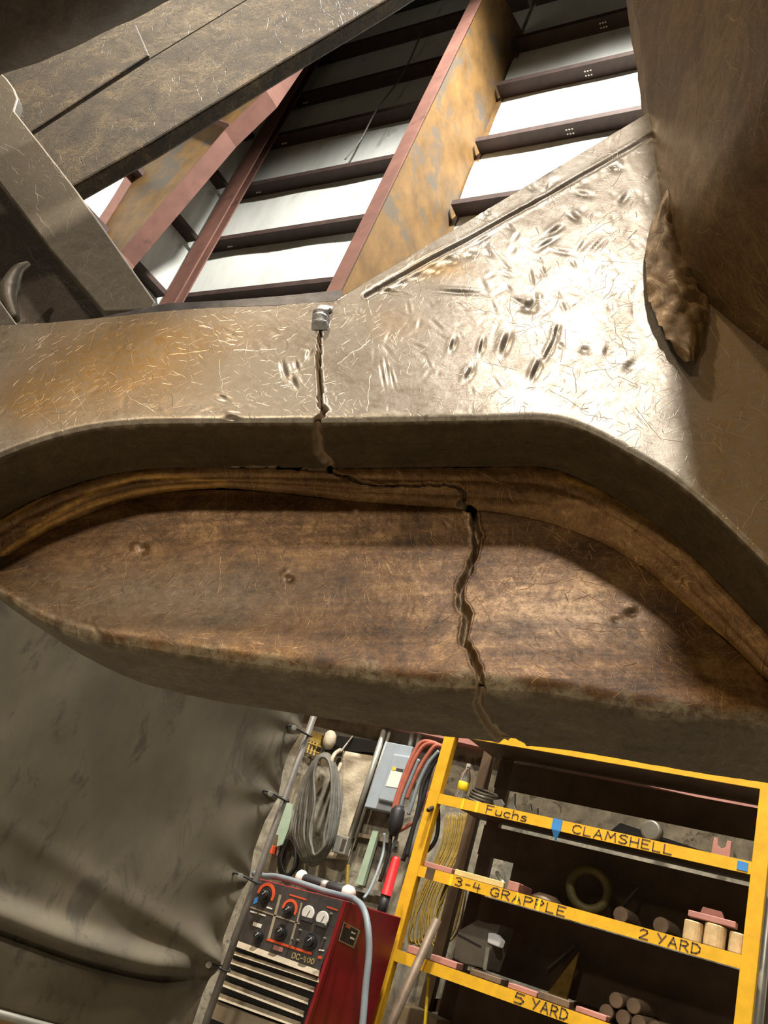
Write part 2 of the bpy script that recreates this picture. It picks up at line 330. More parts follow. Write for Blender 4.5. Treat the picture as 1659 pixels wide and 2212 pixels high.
def lettering(name, text, org, ex, ez, h, mat, parent, w=0.11, gap=0.26, wob=0.03, thick=0.0012, wid=None):
    """hand-drawn strokes as thin raised ribbons; ex, ez span the sign face; wid squeezes to a total width"""
    ex = nrm(ex); ez = nrm(ez); en = np.cross(ex, ez); parts = []; x = 0.0; r = random.Random(text)
    tot = sum((0.5 if c == ' ' else max([p[0] for s in STROKES[c] for p in s]) + gap) for c in text) - gap
    kx = (wid / (tot * h)) if wid else 1.0
    for ch in text:
        if ch == ' ': x += 0.5; continue
        dy = r.uniform(-wob, wob)
        for st in STROKES[ch]:
            for a, b in zip(st[:-1], st[1:]):
                A = np.asarray(org) + ex * (x + a[0]) * h * kx + ez * (a[1] + dy) * h + en * thick * 0.5
                B = np.asarray(org) + ex * (x + b[0]) * h * kx + ez * (b[1] + dy) * h + en * thick * 0.5
                d = nrm(B - A); parts.append(bar(A - d * h * w * 0.35, B + d * h * w * 0.35, h * w, thick, en))
        x += max([p[0] for s in STROKES[ch] for p in s]) + gap
    return obj(name, join(*parts), mat, parent)
#BUILD
# ------------------------------------------------------------------ the setting
fl = obj('floor', box((-3.5, 1.0, -0.05), 14, 12.5, 0.1), 'floor'); tag(fl, kind='structure')
XC = -8.95                                            # left wall line
GZ = [4.05, 5.1, 6.16 , 7.23, 8.34, 9.42, 10.38, 11.45]     # girt heights above the eye
GZ = [z + CAMZ for z in GZ]
# long wall: concrete below, sheeting above, both on the same line
def wall_slab(x0, x1, z0, z1, d0, d1):
    pts = [np.array([x, wall_y(x), z0]) for x in (x0, x1)]
    poly = [pts[0] + WN * d0, pts[1] + WN * d0, pts[1] + WN * d1, pts[0] + WN * d1]
    return prism(poly, (0, 0, z1 - z0))
wb = obj('wall_back', wall_slab(XC, 3.0, 0.0, 14.0, -0.12, -0.004), 'concrete'); tag(wb, kind='structure')
def pillow(x0, x1, z0, z1, mk, nx=16, nz=8, bulge=0.05):
    V = []
    for j in range(nz + 1):
        for i in range(nx + 1):
            a = i / nx; b = j / nz
            w = bulge * math.sin(math.pi * b) ** 0.7 * (0.75 + 0.25 * math.sin(a * 19 + z0 * 3)) + 0.006
            V.append(mk(x0 + (x1 - x0) * a, z0 + (z1 - z0) * b, w))
    V += [mk(x0 + (x1 - x0) * a, z0 + (z1 - z0) * b, 0.0) for a, b in ((0, 0), (1, 0), (1, 1), (0, 1))]
    Fs = [[j * (nx + 1) + i, j * (nx + 1) + i + 1, (j + 1) * (nx + 1) + i + 1, (j + 1) * (nx + 1) + i] for j in range(nz) for i in range(nx)]
    k = (nx + 1) * (nz + 1); Fs.append([k + 3, k + 2, k + 1, k])
    return V, Fs
mkb = lambda x, z, w: np.array([x, wall_y(x), z]) + WN * w
levels = [2.95] + GZ + [14.0]
for x0, x1 in ((-8.85, -4.78), (-4.72, -0.6), (-0.55, 3.0)):
    for z0, z1 in zip(levels[:-1], levels[1:]):
        obj('wall_panel', pillow(x0, x1, z0 + 0.0, z1 - 0.002, mkb), 'sheet', wb, smooth=True)
def girt_profile(mk, x0, x1, z, dp=0.205):
    """C section: web lies flat, lip turned up in front"""
    t = 0.012
    sec = [(0.0, 0), (dp, 0), (dp, 0.075), (dp - t, 0.075), (dp - t, t), (0.0, t)]
    A = [mk(x0, z + h, w) for w, h in sec]; B = [mk(x1, z + h, w) for w, h in sec]
    n = len(sec); return A + B, [list(range(n)), list(range(n, 2 * n))[::-1]] + [[i, i + n, (i + 1) % n + n, (i + 1) % n] for i in range(n)]
def hole_light_dots(g, mk, z, xs, rows):
    for x in xs:
        for i in range(3):
            for j in rows:
                c = mk(x + i * 0.035, z, 0.07 + j * 0.06)
                obj('hole_light_dot', lathe(c + np.array([0, 0, 0.001]), (0, 0, -1), [(0.012, 0), (0.012, 0.008), (0.008, 0.012)], 8), 'white', g)  # white dots stand in for light coming through the girt's holes
for z in GZ + [2.72]:
    for x0, x1 in ((-8.8, -4.80), (-4.70, -0.3)):
        if z < 3: g = obj('girt', girt_profile(mkb, x0, x1, z, 0.16), 'pink', wb)
        else: g = obj('girt', girt_profile(mkb, x0, x1, z), 'girt', wb)
        if 6.5 < z < 12.5:
            if x0 > -5: hole_light_dots(g, mkb, z, [-3.55], (0, 1))
            else: hole_light_dots(g, mkb, z, [-5.2, -8.3], (0,))
# left wall, running towards the camera
mkl = lambda y, z, w: np.array([XC + w, y, z])
wl = obj('wall_left', box((XC - 0.06, 2.6, 7.0), 0.11, 5.6, 14.0), 'concrete'); tag(wl, kind='structure')
for z0, z1 in zip(levels[:-1], levels[1:]):
    for y0, y1 in ((0.2, 4.0), (4.02, 5.35)):
        obj('wall_panel', pillow(y0, y1, z0, z1 - 0.002, mkl, 10, 6), 'sheet', wl, smooth=True)
for z in GZ:
    obj('girt', girt_profile(lambda y, zz, w: mkl(y, zz, w), 0.2, 5.15, z), 'girt', wl)
ce = obj('ceiling', box((-3.5, 2.0, 14.1), 12, 8, 0.15), 'roof'); tag(ce, kind='structure')

# frame column against the long wall: web seen from its right side
def prism_px_x(pts, X, t): return prism([at_x(px, py, X) for px, py in pts], (t, 0, 0))
col = thing('frame_column', 'tapered red and ochre steel column between the bright wall bays', 'column', (-4.75, 5.0, 0))
inn = [(1058, -60), (735, 600)]; out_ = [(1165, -60), (872, 560)]
a0, a1 = at_x(*inn[0], -4.75), at_x(*inn[1], -4.75); b0, b1 = at_x(*out_[0], -4.75), at_x(*out_[1], -4.75)
b0[1] = wall_y(-4.75) - 0.035; b1[1] = b0[1]
fl_dir = nrm(a1 - a0); a2 = a0 + fl_dir * ((0.0 - a0[2]) / fl_dir[2]); a2[1] = max(a2[1], 3.9)
b2 = np.array([-4.75, b0[1], 0.0])
obj('web', prism([a0, a2, b2, np.array([-4.75, b0[1], a0[2] + 0.3])], (0.012, 0, 0)), 'column_web', col)
obj('inner_flange', bar(a0 - fl_dir * 0.3, a2, 0.17, 0.02, (0, 1, 0)), 'column_red', col)
obj('outer_flange', bar((-4.75, b0[1] + 0.012, a0[2]), (-4.75, b0[1] + 0.012, 0), 0.17, 0.014, (0, 1, 0)), 'column_web', col)
# corner post
cp = thing('corner_post', 'plain reddish steel post in the corner of the two walls', 'column', (-8.72, 5.2, 0))
p0, p1 = at(372, 640, 5.18), at(712, 95, 5.18)
d_ = nrm(p1 - p0); lo = p0 - d_ * (p0[2] / d_[2])
lo[0] = -8.72; hi = np.array([-8.30, 5.18, 13.2])
obj('web', bar(lo, hi, 0.02, 0.24, (1, 0, 0)), 'column_red', cp)
obj('flange', bar(lo + (0, -0.1, 0), hi + np.array([0, -0.1, 0]), 0.02, 0.19, (0, -1, 0.0)) if False else bar(lo + np.array([0, -0.12, 0]), hi + np.array([0, -0.12, 0]), 0.30, 0.02, (0, 1, 0)), 'column_red', cp)
# tapered column on the left wall, haunched towards the top
YC = 4.0
hc = thing('haunched_column', 'wide tapered ochre column with red flange on the left wall', 'column', (-8.4, YC, 0))
web = [(205, 480), (300, 380), (430, 250), (560, 130), (640, 30), (700, 60), (640, 140), (515, 300), (275, 570), (240, 610)]
web3 = [at(px, py, YC) for px, py in web]
wz = [p for p in web3]
poly = [np.array([XC + 0.22, YC, 0.0]), np.array([XC + 0.22, YC, 11.5])]
fl_pts = [at(px, py, YC) for px, py in ((650, 120), (585, 215), (497, 300), (275, 560))]
foot = np.array([-8.25, YC, 0.0])
poly = [np.array([XC + 0.03, YC, 0.0]), np.array([XC + 0.03, YC, 11.6]), np.array([fl_pts[0][0], YC, 11.6])] + fl_pts + [foot]
obj('web', prism(poly, (0, 0.012, 0)), 'column_web', hc)
chain = [np.array([fl_pts[0][0] , YC, 11.6])] + fl_pts + [foot]
obj('inner_flange', join(*[bar(a, b, 0.02, 0.24, (0, 1, 0)) for a, b in zip(chain[:-1], chain[1:])]), 'column_red', hc)
sa, sb = at(433, 250, YC - 0.06), at(500, 275, YC - 0.06)
obj('stiffener', bar(sa, sb, 0.12, 0.02, (0, 0, 1)), 'column_red', hc)
obj('wall_flange', bar((XC + 0.03, YC, 0), (XC + 0.03, YC, 11.6), 0.02, 0.22, (0, 1, 0)), 'column_red', hc)
# hanging wire along the sheeting of the far bay
wr = smooth_path([onwall(915, 60, 0.25), onwall(870, 160, 0.26), onwall(815, 235, 0.24), onwall(780, 300, 0.26), onwall(745, 345, 0.24)], 6)
tag(obj('hanging_wire', tube(wr, 0.012, 6), 'cable', smooth=True), 'thin dark wire hanging down the white sheeting behind the column', 'wire')
# ------------------------------------------------------------------ clamshell bucket
TILT = math.radians(32)
_u = R @ np.array([1.0, 0, 0]); _up = R @ np.array([0, 1.0, 0]); _fw = R @ np.array([0, 0, -1.0])
BU = _up * math.cos(TILT) + _fw * math.sin(TILT); BN = -_fw * math.cos(TILT) + _up * math.sin(TILT)
BN = nrm(BN - 0.085 * _u); BX = nrm(_u - BN * BN.dot(_u))   # the right end stands a little nearer
P0 = CAM + ray(830, 900) / F * 1.4
def onw(px, py, w=0.0): return on_plane(px, py, P0 + BN * w, BN)
def onw_v(pts, w):
    return np.array([onw(x, y, ww) for (x, y), ww in zip(pts, np.broadcast_to(w, (len(pts),)))])
bk = thing('clamshell_bucket', 'huge cracked rusty steel clamshell bucket filling the foreground', 'bucket', P0)
row0 = [(-160,725),(-60,710),(0,703),(100,698),(200,688),(300,677),(450,665),(600,659),(722,650),(870,562),(1030,466),(1180,376),(1260,328),(1340,280),(1420,232),(1520,200),(1659,160),(1800,120)]
row1 = [(-160,1075),(-60,1015),(0,985),(100,948),(200,924),(300,914),(450,912),(600,911),(750,910),(900,908),(1050,906),(1180,905),(1260,925),(1350,970),(1450,1030),(1550,1112),(1659,1218),(1790,1350)]
row3 = [(-120,1205),(-45,1240),(0,1213),(100,1152),(200,1108),(300,1075),(450,1058),(600,1066),(750,1083),(900,1094),(1050,1106),(1160,1125),(1220,1143),(1310,1180),(1400,1238),(1500,1325),(1600,1415),(1720,1540)]
row4 = [(-130,1208),(-48,1246),(0,1281),(90,1345),(190,1380),(300,1400),(450,1423),(600,1443),(750,1463),(900,1482),(1050,1490),(1180,1498),(1260,1512),(1350,1528),(1450,1542),(1550,1552),(1660,1563),(1790,1575)]
row5 = [(-145,1212),(-55,1254),(0,1298),(75,1350),(180,1418),(300,1475),(450,1514),(600,1538),(750,1561),(900,1586),(1050,1604),(1180,1618),(1270,1631),(1370,1648),(1460,1664),(1560,1680),(1665,1696),(1790,1712)]
T1 = 0.143; WR = -0.135
und = np.array([.015,.02,.035,.07,.11,.14] + [.155] * 12)
A0 = onw_v(row0, 0); A1 = onw_v(row1, 0); A3 = onw_v(row3, -T1 - 0.035); A4 = onw_v(row4, WR); A5 = onw_v(row5, WR - und)
nsub = [18, 12, 17, 17, 17, 25, 25, 45, 60, 60, 52, 26, 16, 18, 20, 20, 22]
def dense(A, lin=False):
    out = []
    for i in range(len(A) - 1):
        p0 = A[max(i - 1, 0)]; p1 = A[i]; p2 = A[i + 1]; p3 = A[min(i + 2, len(A) - 1)]
        for k in range(nsub[i]):
            t = k / nsub[i]
            if lin: out.append(p1 * (1 - t) + p2 * t)
            else: out.append(0.5 * ((2 * p1) + (p2 - p0) * t + (2 * p0 - 5 * p1 + 4 * p2 - p3) * t * t + (3 * p1 - p0 - 3 * p2 + p3) * t ** 3))
    out.append(A[-1]); return np.array(out)
D0 = dense(A0, True); D1 = dense(A1); D3 = dense(A3); D4 = dense(A4); D5 = dense(A5)
D2 = D1 - BN * T1
D6 = D5 + BU * 0.22 - BN * 0.04
nc = len(D0)
def unit(v): return v / np.maximum(np.linalg.norm(v, axis=-1, keepdims=True), 1e-9)
def seg_rows(A, B, n, ra=0.0, rb=0.0):
    L = np.linalg.norm(B - A, axis=1, keepdims=True); d = (B - A) / np.maximum(L, 1e-9)
    ra = np.minimum(ra, L * 0.45); rb = np.minimum(rb, L * 0.45); a = A + d * ra; b = B - d * rb
    return [a + (b - a) * (k / n) for k in range(n + 1)]
def corner(A, B, Cc, r, n):
    la = np.linalg.norm(B - A, axis=1, keepdims=True); lc = np.linalg.norm(Cc - B, axis=1, keepdims=True)
    p = B - (B - A) / la * np.minimum(r, la * 0.45); q = B + (Cc - B) / lc * np.minimum(r, lc * 0.45)
    return [(1 - t) ** 2 * p + 2 * t * (1 - t) * B + t * t * q for t in [k / n for k in range(1, n)]]
# crack path (photo pixels) with its half width along the way
crk = [(692,708,2.6),(688,770,3.2),(690,830,3.6),(692,878,3.8),(702,886,4.5),(684,910,5),(688,942,7),(691,970,7),(700,986,7),(716,1002,6),(712,1016,5)]
crk2 = [(712,1016,3),(760,1035,3),(820,1052,2.6),(870,1047,2.4),(960,1045,2.6),(985,1048,3.5),(1000,1064,4),(1003,1078,4),(990,1090,4),(1008,1096,5),(1024,1105,5.5),(1025,1130,6),(1033,1156,6),(1020,1210,6),(1008,1240,5.5),(995,1265,5.5),(995,1305,6.5),(1011,1326,7.5),(1006,1352,6),(1000,1390,5),(1014,1394,5),(1030,1440,6),(1041,1470,6),(1040,1497,7),(1035,1530,7),(1056,1566,7),(1082,1592,8),(1127,1613,8)]
crk3 = [(712,1016,2.0),(640,1012,1.8),(560,1008,1.4),(500,1010,1.0)]
def jitter(path, n=5, amp=2.2):
    out = []; r = random.Random(3)
    for (x0, y0, w0), (x1, y1, w1) in zip(path[:-1], path[1:]):
        for k in range(n):
            t = k / n; a = amp if k else 0.6
            out.append((x0 + (x1 - x0) * t + r.uniform(-a, a), y0 + (y1 - y0) * t + r.uniform(-a, a), (w0 + (w1 - w0) * t) * r.uniform(0.75, 1.2)))
    out.append(path[-1]); return np.array(out)
CR = [jitter(crk), jitter(crk2), jitter(crk3, 5, 1.5)]
def path_field(Q, path):
    """per point: distance over local half width, and side of the path"""
    best = np.full(len(Q), 1e9); side = np.zeros(len(Q)); hw = np.ones(len(Q))
    for a, b in zip(path[:-1], path[1:]):
        lo = min(a[1], b[1]) - 40; hi = max(a[1], b[1]) + 40; l2 = min(a[0], b[0]) - 40; h2 = max(a[0], b[0]) + 40
        idx = np.where((Q[:, 1] > lo) & (Q[:, 1] < hi) & (Q[:, 0] > l2) & (Q[:, 0] < h2))[0]
        if not len(idx): continue
        q = Q[idx]; ab = b[:2] - a[:2]; L2 = ab.dot(ab) + 1e-9
        t = np.clip(((q - a[:2]) @ ab) / L2, 0, 1); w = a[2] + (b[2] - a[2]) * t
        v = q - (a[:2] + t[:, None] * ab); d = np.linalg.norm(v, axis=1)
        m = d / w < best[idx] ; ii = idx[m]; best[ii] = (d / w)[m]; side[ii] = np.sign(ab[0] * v[:, 1] - ab[1] * v[:, 0])[m]; hw[ii] = w[m]
    return best, side
# gouges: x, y, angle, half length, half width, depth (m), lip
GG = [(1140,665,15,20,9,.006),(1152,655,40,9,10,.004),(1120,650,20,22,3,.003),(1095,742,-70,28,8,.005),(1190,755,-62,34,5,.004),(1160,800,-65,26,6,.005),(1204,716,-70,16,5,.004),
 (1015,808,-60,20,6,.004),(980,745,-72,16,5,.004),(1042,748,-75,18,4,.004),(612,800,75,24,6,.004),(632,826,60,18,7,.004),(640,790,70,14,4,.003),(668,765,-70,16,5,.003),
 (1264,757,5,14,6,.004),(1212,748,15,9,5,.003),(1362,792,-20,17,8,.004),(1312,760,-60,12,6,.003),(836,800,80,26,2.5,.002),(826,812,80,26,2.5,.002),(846,815,75,22,2.5,.002),
 (480,860,20,14,5,.003),(500,905,10,16,6,.005),(556,760,60,22,4,.002),(575,745,65,15,3,.002),
 (940,585,-20,14,8,.0032),(975,565,-15,16,8,.0034),(1018,550,-15,14,7,.0032),(905,600,-20,18,7,.0026),(868,612,-20,14,6,.0026),(845,632,10,40,4,.003),(990,632,3,50,4,.004),
 (1200,500,-35,24,6,.004),(1240,470,30,20,6,.004),(1185,525,-30,30,5,.004),(1260,420,10,22,5,.004),(1330,365,15,14,7,.005),(1350,430,-50,16,6,.004),(1215,545,10,26,4,.003),(1290,530,-45,30,4,.003),
 (310,1185,-80,12,9,.007),(626,1250,-40,10,8,.006),(1365,1325,0,13,7,.006),(1330,1340,30,8,6,.003),(200,1345,70,12,3,.004),(210,1365,60,12,3,.004),(440,1413,10,18,6,.005)]
rg = random.Random(11)
for _ in range(170):
    x = rg.uniform(-60, 1480); y = rg.uniform(650, 905)
    GG.append((x, y, rg.uniform(-90, 90), rg.uniform(6, 24), rg.uniform(2.4, 4.5), rg.uniform(.0003, .0008)))
for _ in range(110):
    x = rg.uniform(1040, 1440); y = rg.uniform(290, 720)
    GG.append((x, y, rg.choice((-40, 25, 70)) + rg.uniform(-18, 18), rg.uniform(8, 26), rg.uniform(3, 6), rg.uniform(.0006, .0018)))
for _ in range(90):
    x = rg.uniform(0, 1659); y = rg.uniform(1130, 1480)
    GG.append((x, y, rg.uniform(-90, 90), rg.uniform(6, 22), rg.uniform(2.4, 4), rg.uniform(.0002, .0006)))
GR = np.array([(1424,282,3.2),(1360,322,3.5),(1250,385,3.5),(1180,425,3.2),(1090,474,3.2),(1010,520,4),(930,562,4.5),(850,607,4),(790,640,3)], float)
def fbm(P, s, oct=3):
    return np.array([mnoise.fractal(Vector(p) * s, 0.9, 2.1, oct) for p in P])
def surface(name, rows, mat, wav=0.0, crack=True, gouge=True, tone=None, groove=False, rough_=0.0, edges=None, cdep=0.026):
    G = np.array(rows); nr = len(G)
    du = np.gradient(G, axis=1); dv = np.gradient(G, axis=0)
    N = unit(np.cross(du, dv)); flip = np.sum(N * (CAM - G), -1, keepdims=True); N = np.where(np.sum(flip) < 0, -N, N)
    V = G.reshape(-1, 3); N = N.reshape(-1, 3); Q = proj(V); disp = np.zeros(len(V)); ck = np.zeros(len(V))
    if wav: disp += wav * fbm(V, 9.0, 2)
    if rough_: disp += rough_ * fbm(V, 70.0, 3)
    if gouge:
        for x, y, a, l, w, dep in GG:
            idx = np.where((np.abs(Q[:, 0] - x) < l * 2.4) & (np.abs(Q[:, 1] - y) < l * 2.4))[0]
            if not len(idx): continue
            c, s_ = math.cos(math.radians(a)), math.sin(math.radians(a)); q = Q[idx] - (x, y)
            aa = q[:, 0] * c + q[:, 1] * s_; bb = -q[:, 0] * s_ + q[:, 1] * c
            dep *= 0.7; disp[idx] += -dep * np.exp(-(aa / l) ** 2 * 1.6 - (bb / w) ** 2 * 1.4) + dep * 0.5 * np.exp(-(aa / l) ** 2 * 1.6 - ((bb + 1.9 * w) / w) ** 2 * 1.6)
    if groove:
        d, sd = path_field(Q, GR); disp += np.where(d < 1.6, -0.005 * np.exp(-d ** 2 * 1.3), 0); disp += np.where((d < 4), 0.0015 * np.exp(-(d - 2.2) ** 2 * 2), 0)
    if crack:
        for p in CR:
            d, sd = path_field(Q, p)
            disp += np.where(d < 1.25, -cdep * np.clip((1.25 - d) / 0.75, 0, 1), 0) + np.where((d < 2.6), 0.0012 * np.exp(-(d - 1.6) ** 2 * 4), 0)
            ck = np.maximum(ck, np.where(sd >= 0, np.clip(2.0 - d, 0, 1), np.clip(1.25 - d * 1.0, 0, 1)))
    V = V + N * disp[:, None]
    at_ = {'crack': ck, 'loc': np.stack([(V - P0) @ _u, (V - P0) @ BU, (V - P0) @ BN], -1), 'edge': edges(V, Q) if edges is not None else np.zeros(len(V))}
    at_['tone'] = tone(Q, V) if tone else np.zeros(len(V))
    return obj(name, (V, grid_faces(nr, nc)), mat, bk, smooth=True, attrs=at_)
def tone_plate(Q, V):
    x, y = Q[:, 0], Q[:, 1]
    t = np.exp(-((x - 250) / 200) ** 2 - ((y - 790) / 105) ** 2) * 1.1 + np.exp(-((x - 60) / 90) ** 2 - ((y - 870) / 60) ** 2) * 0.8
    t += np.exp(-((x - 950) / 60) ** 2 - ((y - 580) / 22) ** 2) * 0.9 + np.exp(-((x - 850) / 60) ** 2 - ((y - 700) / 40) ** 2) * 0.35
    t += np.exp(-((x - 420) / 150) ** 2 - ((y - 720) / 50) ** 2) * 0.5 + 0.75 / (1 + np.exp(-(x - 1495) / 14))  # last term: rust brown plus warm lamp light coloured into the arm's shadow
    return np.clip(t, 0, 1)
def tone_pocket(Q, V):
    x, y = Q[:, 0], Q[:, 1]
    return np.clip(np.exp(-((x - 330) / 300) ** 2 - ((y - 1290) / 70) ** 2) * 0.9 + np.exp(-((x - 1250) / 220) ** 2 - ((y - 1330) / 70) ** 2) * 0.25, 0, 1)
def tone_weld(Q, V):
    x, y = Q[:, 0], Q[:, 1]; t = np.zeros(len(Q))
    for ln in ([(0,1200,6),(100,1138,6),(200,1090,6),(300,1062,6),(400,1052,6),(485,1055,6)], [(60,1150,5),(200,1062,6),(300,1030,6),(400,1032,6),(485,1042,6)], [(0,1128,3),(175,1026,3),(300,998,3),(420,991,3)], [(1210,1032,5),(1330,1075,6),(1430,1140,6),(1555,1240,6),(1659,1340,6)], [(1430,1262,6),(1530,1352,8),(1640,1455,8)]):
        d, s_ = path_field(Q, np.array(ln, float)); t = np.maximum(t, np.exp(-d ** 2))
    return np.clip(t, 0, 1)
def near_line(D, rad):
    """closeness of vertices to an edge line, broken up by noise: worn bright metal"""
    S = D[::6]
    def f(V, Q):
        out = np.empty(len(V))
        for k in range(0, len(V), 4000):
            out[k:k + 4000] = np.sqrt(((V[k:k + 4000, None, :] - S[None]) ** 2).sum(-1).min(1))
        w = rad * (0.75 + 0.8 * fbm(V, 14, 2)); return np.clip(1.25 - out / np.maximum(w, 0.004), 0, 1)
    return f
cor = corner(D0, D1, D2, 0.014, 8)
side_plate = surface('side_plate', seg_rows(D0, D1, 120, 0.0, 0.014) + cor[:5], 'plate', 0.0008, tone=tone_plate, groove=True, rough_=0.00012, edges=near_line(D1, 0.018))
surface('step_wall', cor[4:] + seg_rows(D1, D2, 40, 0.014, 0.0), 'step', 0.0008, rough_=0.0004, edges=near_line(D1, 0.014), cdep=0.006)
W_ = D3 - D2; Lw = np.linalg.norm(W_, axis=1, keepdims=True); nb = unit(np.cross(np.gradient(D2, axis=0), W_)); nb = np.where(np.sum(nb * (CAM - D2), 1, keepdims=True) < 0, -nb, nb)
r_w = []
for k in range(33):
    t = k / 32; b = 0.010 * math.sin(math.pi * t) + 0.004 * abs(math.sin(math.pi * t * 3)) - 0.004
    r_w.append(D2 + W_ * t + nb * b * np.minimum(1, Lw / 0.06))
surface('fillet_weld', r_w, 'weld', 0.0015, tone=tone_weld, rough_=0.0014, gouge=False)
sag = np.minimum(1.0, np.linalg.norm(D4 - D3, axis=1, keepdims=True) / 0.35)
fl_rows = []
base_rows = seg_rows(D3, D4, 120, 0.0, 0.03)
for k, r_ in enumerate(base_rows):
    t = k / 120; fl_rows.append(r_ - BN * (0.012 * math.sin(math.pi * t) ** 1.2) * sag)
cor4 = corner(D3, D4, D5, 0.03, 11)
surface('pocket_panel', fl_rows + cor4[:6], 'pocket', 0.001, tone=tone_pocket, rough_=0.0002, edges=near_line(D4, 0.028))
surface('bottom_rim', cor4[5:] + seg_rows(D4, D5, 40, 0.03, 0.008) + corner(D4, D5, D6, 0.008, 4) + seg_rows(D5, D6, 8, 0.008, 0), 'step', 0.001, rough_=0.0005, edges=near_line(D4, 0.02), cdep=0.011)  # underside shade comes from the darker steel colour
# back of the bucket closes the box behind the plate
B0 = D0 - BN * 0.05; B1 = D0 - BN * 0.20 - BU * 0.05
obj('back_plate', (np.concatenate([np.array([D0, B0, B1, (B1 + D6) / 2, D6]).reshape(-1, 3)]), grid_faces(5, nc)), 'dark_steel', bk)
for k_ in (0, nc - 1): obj('end_plate', ([A_[k_] for A_ in (D0, D1, D2, D3, D4, D5, D6, B1, B0)], [list(range(9))]), 'dark_steel', bk)
# ground edge strip of the plate behind, lying along the left top edge
strip = [(195,690),(362,655),(500,648),(620,638),(738,626),(742,642),(700,660),(450,672),(200,700)]
obj('edge_strip', prism([onw(x, y, -0.012) for x, y in strip], -BN * 0.06), 'blue_steel', bk)
# fresh weld nub at the head of the crack
nv = []
for i in range(15):
    for j in range(11):
        a, b = i / 14, j / 10
        px = 676 + 36 * b + (6 if i < 4 else 0) - 4 * a; py = 662 + 50 * a
        e = max(0, math.sin(math.pi * a)) ** 0.5 * max(0, math.sin(math.pi * b)) ** 0.5
        nv.append(onw(px, py, 0.002) + BN * (0.014 * e + 0.004 * e * math.sin(a * 26)))
obj('weld_nub', (np.array(nv), grid_faces(15, 11)), 'nub', bk, smooth=True, label='shiny fresh weld nub')
# raised edge bar along the slanting side
# ---- arm rising on the right
E_ = [(1352,-160),(1376,0),(1392,80),(1410,230),(1440,430),(1458,520),(1478,575),(1512,622),(1570,672),(1659,742),(1800,850),(1980,985)]
Ea = smooth_path(np.array([onw(x, y, 0.0) for x, y in E_]), 8)
tt = np.linspace(0, 1, len(Ea))[:, None]
flare = (_u * 0.05 - BU * 0.03)
arows = [Ea - BN * 0.09, Ea - BN * 0.02]
for k in range(30):
    t = k / 29; arows.append(Ea + BN * 0.62 * t + flare * (1 - math.cos(t * math.pi)) * 0.3 + (-_u * 0.012 - BU * 0.006) * math.exp(-t * 14))
arows += [arows[-1] + _u * 0.35 + BU * 0.1, arows[-1] + _u * 0.35 - BN * 0.6]
arows += [arows[-1] - BN * 0.11, arows[0]]
AG = np.array(arows); av = AG.reshape(-1, 3)
nA = unit(np.cross(np.gradient(AG, axis=1), np.gradient(AG, axis=0))).reshape(-1, 3)
av = av + nA * (0.003 * fbm(av, 9, 3))[:, None]
obj('lifting_arm', (av, grid_faces(AG.shape[0], AG.shape[1])), 'arm', bk, smooth=True)
# torn boss between arm and plate
boss_l = [(1446,400),(1412,470),(1396,530),(1396,590),(1402,645),(1424,700),(1452,745),(1482,784)]
boss_r = [(1452,405),(1470,480),(1482,530),(1500,570),(1515,610),(1530,650),(1525,720),(1500,792)]
bl = smooth_path(np.array([onw(x, y, 0.022) for x, y in boss_l]), 5); br = smooth_path(np.array([onw(x, y, 0.012) for x, y in boss_r]), 5)
bg = np.array([bl + (br - bl) * t + BN * 0.014 * math.sin(math.pi * t) for t in np.linspace(0, 1, 14)])
bv = bg.reshape(-1, 3); bv = bv + BN * (0.011 * fbm(bv, 44, 5))[:, None]
obj('torn_boss', (bv, grid_faces(bg.shape[0], bg.shape[1])), 'arm', bk, smooth=True, label='dark torn boss')
# ---- brace on the left and the dark plate behind it
brace = [(-70,90),(0,155),(14,168),(30,190),(38,212),(30,238),(95,320),(165,410),(250,530),(336,652),(330,668),(222,672),(110,540),(0,396),(-70,310)]
obj('brace', prism([onw(x, y, -0.07) for x, y in brace], -BN * 0.035), 'grey_steel', bk, bevel=0.004)
obj('inner_plate', prism([onw(x, y, -0.20) for x, y in [(-140,300),(20,380),(235,660),(250,712),(-140,730)]], -BN * 0.03), 'dark_steel', bk)
hook = smooth_path([onw(62, 570, -0.10), onw(38, 585, -0.09), onw(22, 618, -0.09), onw(20, 650, -0.09), onw(34, 690, -0.09)], 5)
obj('hook', tube(hook, np.concatenate([np.linspace(0.006, 0.024, 12), np.linspace(0.022, 0.010, 9)]), 8), 'grey_steel', bk, smooth=True)
obj('corner_lug', prism([onw(x, y, -0.06) for x, y in [(-100,590),(0,650),(36,700),(-100,715)]], -BN * 0.05), 'grey_steel', bk, bevel=0.003)
# ------------------------------------------------------------------ linkage overhead
lk = thing('linkage_beam', 'rusty brown plate beam slanting across the upper left corner', 'beam', onw(400, 250, -0.3))
def wprism(pts, w, t): return prism([onw(x, y, w) for x, y in pts], -BN * t)
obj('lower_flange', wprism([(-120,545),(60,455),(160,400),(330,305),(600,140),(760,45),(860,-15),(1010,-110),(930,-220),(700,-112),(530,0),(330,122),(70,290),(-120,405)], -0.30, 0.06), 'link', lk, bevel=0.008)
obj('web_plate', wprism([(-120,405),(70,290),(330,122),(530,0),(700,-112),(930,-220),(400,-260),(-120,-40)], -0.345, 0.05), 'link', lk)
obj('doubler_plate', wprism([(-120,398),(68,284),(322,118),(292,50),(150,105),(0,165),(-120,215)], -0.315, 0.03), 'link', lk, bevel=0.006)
cap = thing('linkage_arm', 'dark rounded arm in shadow at the very top left', 'arm', onw(200, 0, 0.0))
tp = smooth_path([onw(-420, 120, 0.25), onw(-120, 40, 0.25), onw(150, -60, 0.25), onw(420, -190, 0.25), onw(700, -330, 0.25)], 8)
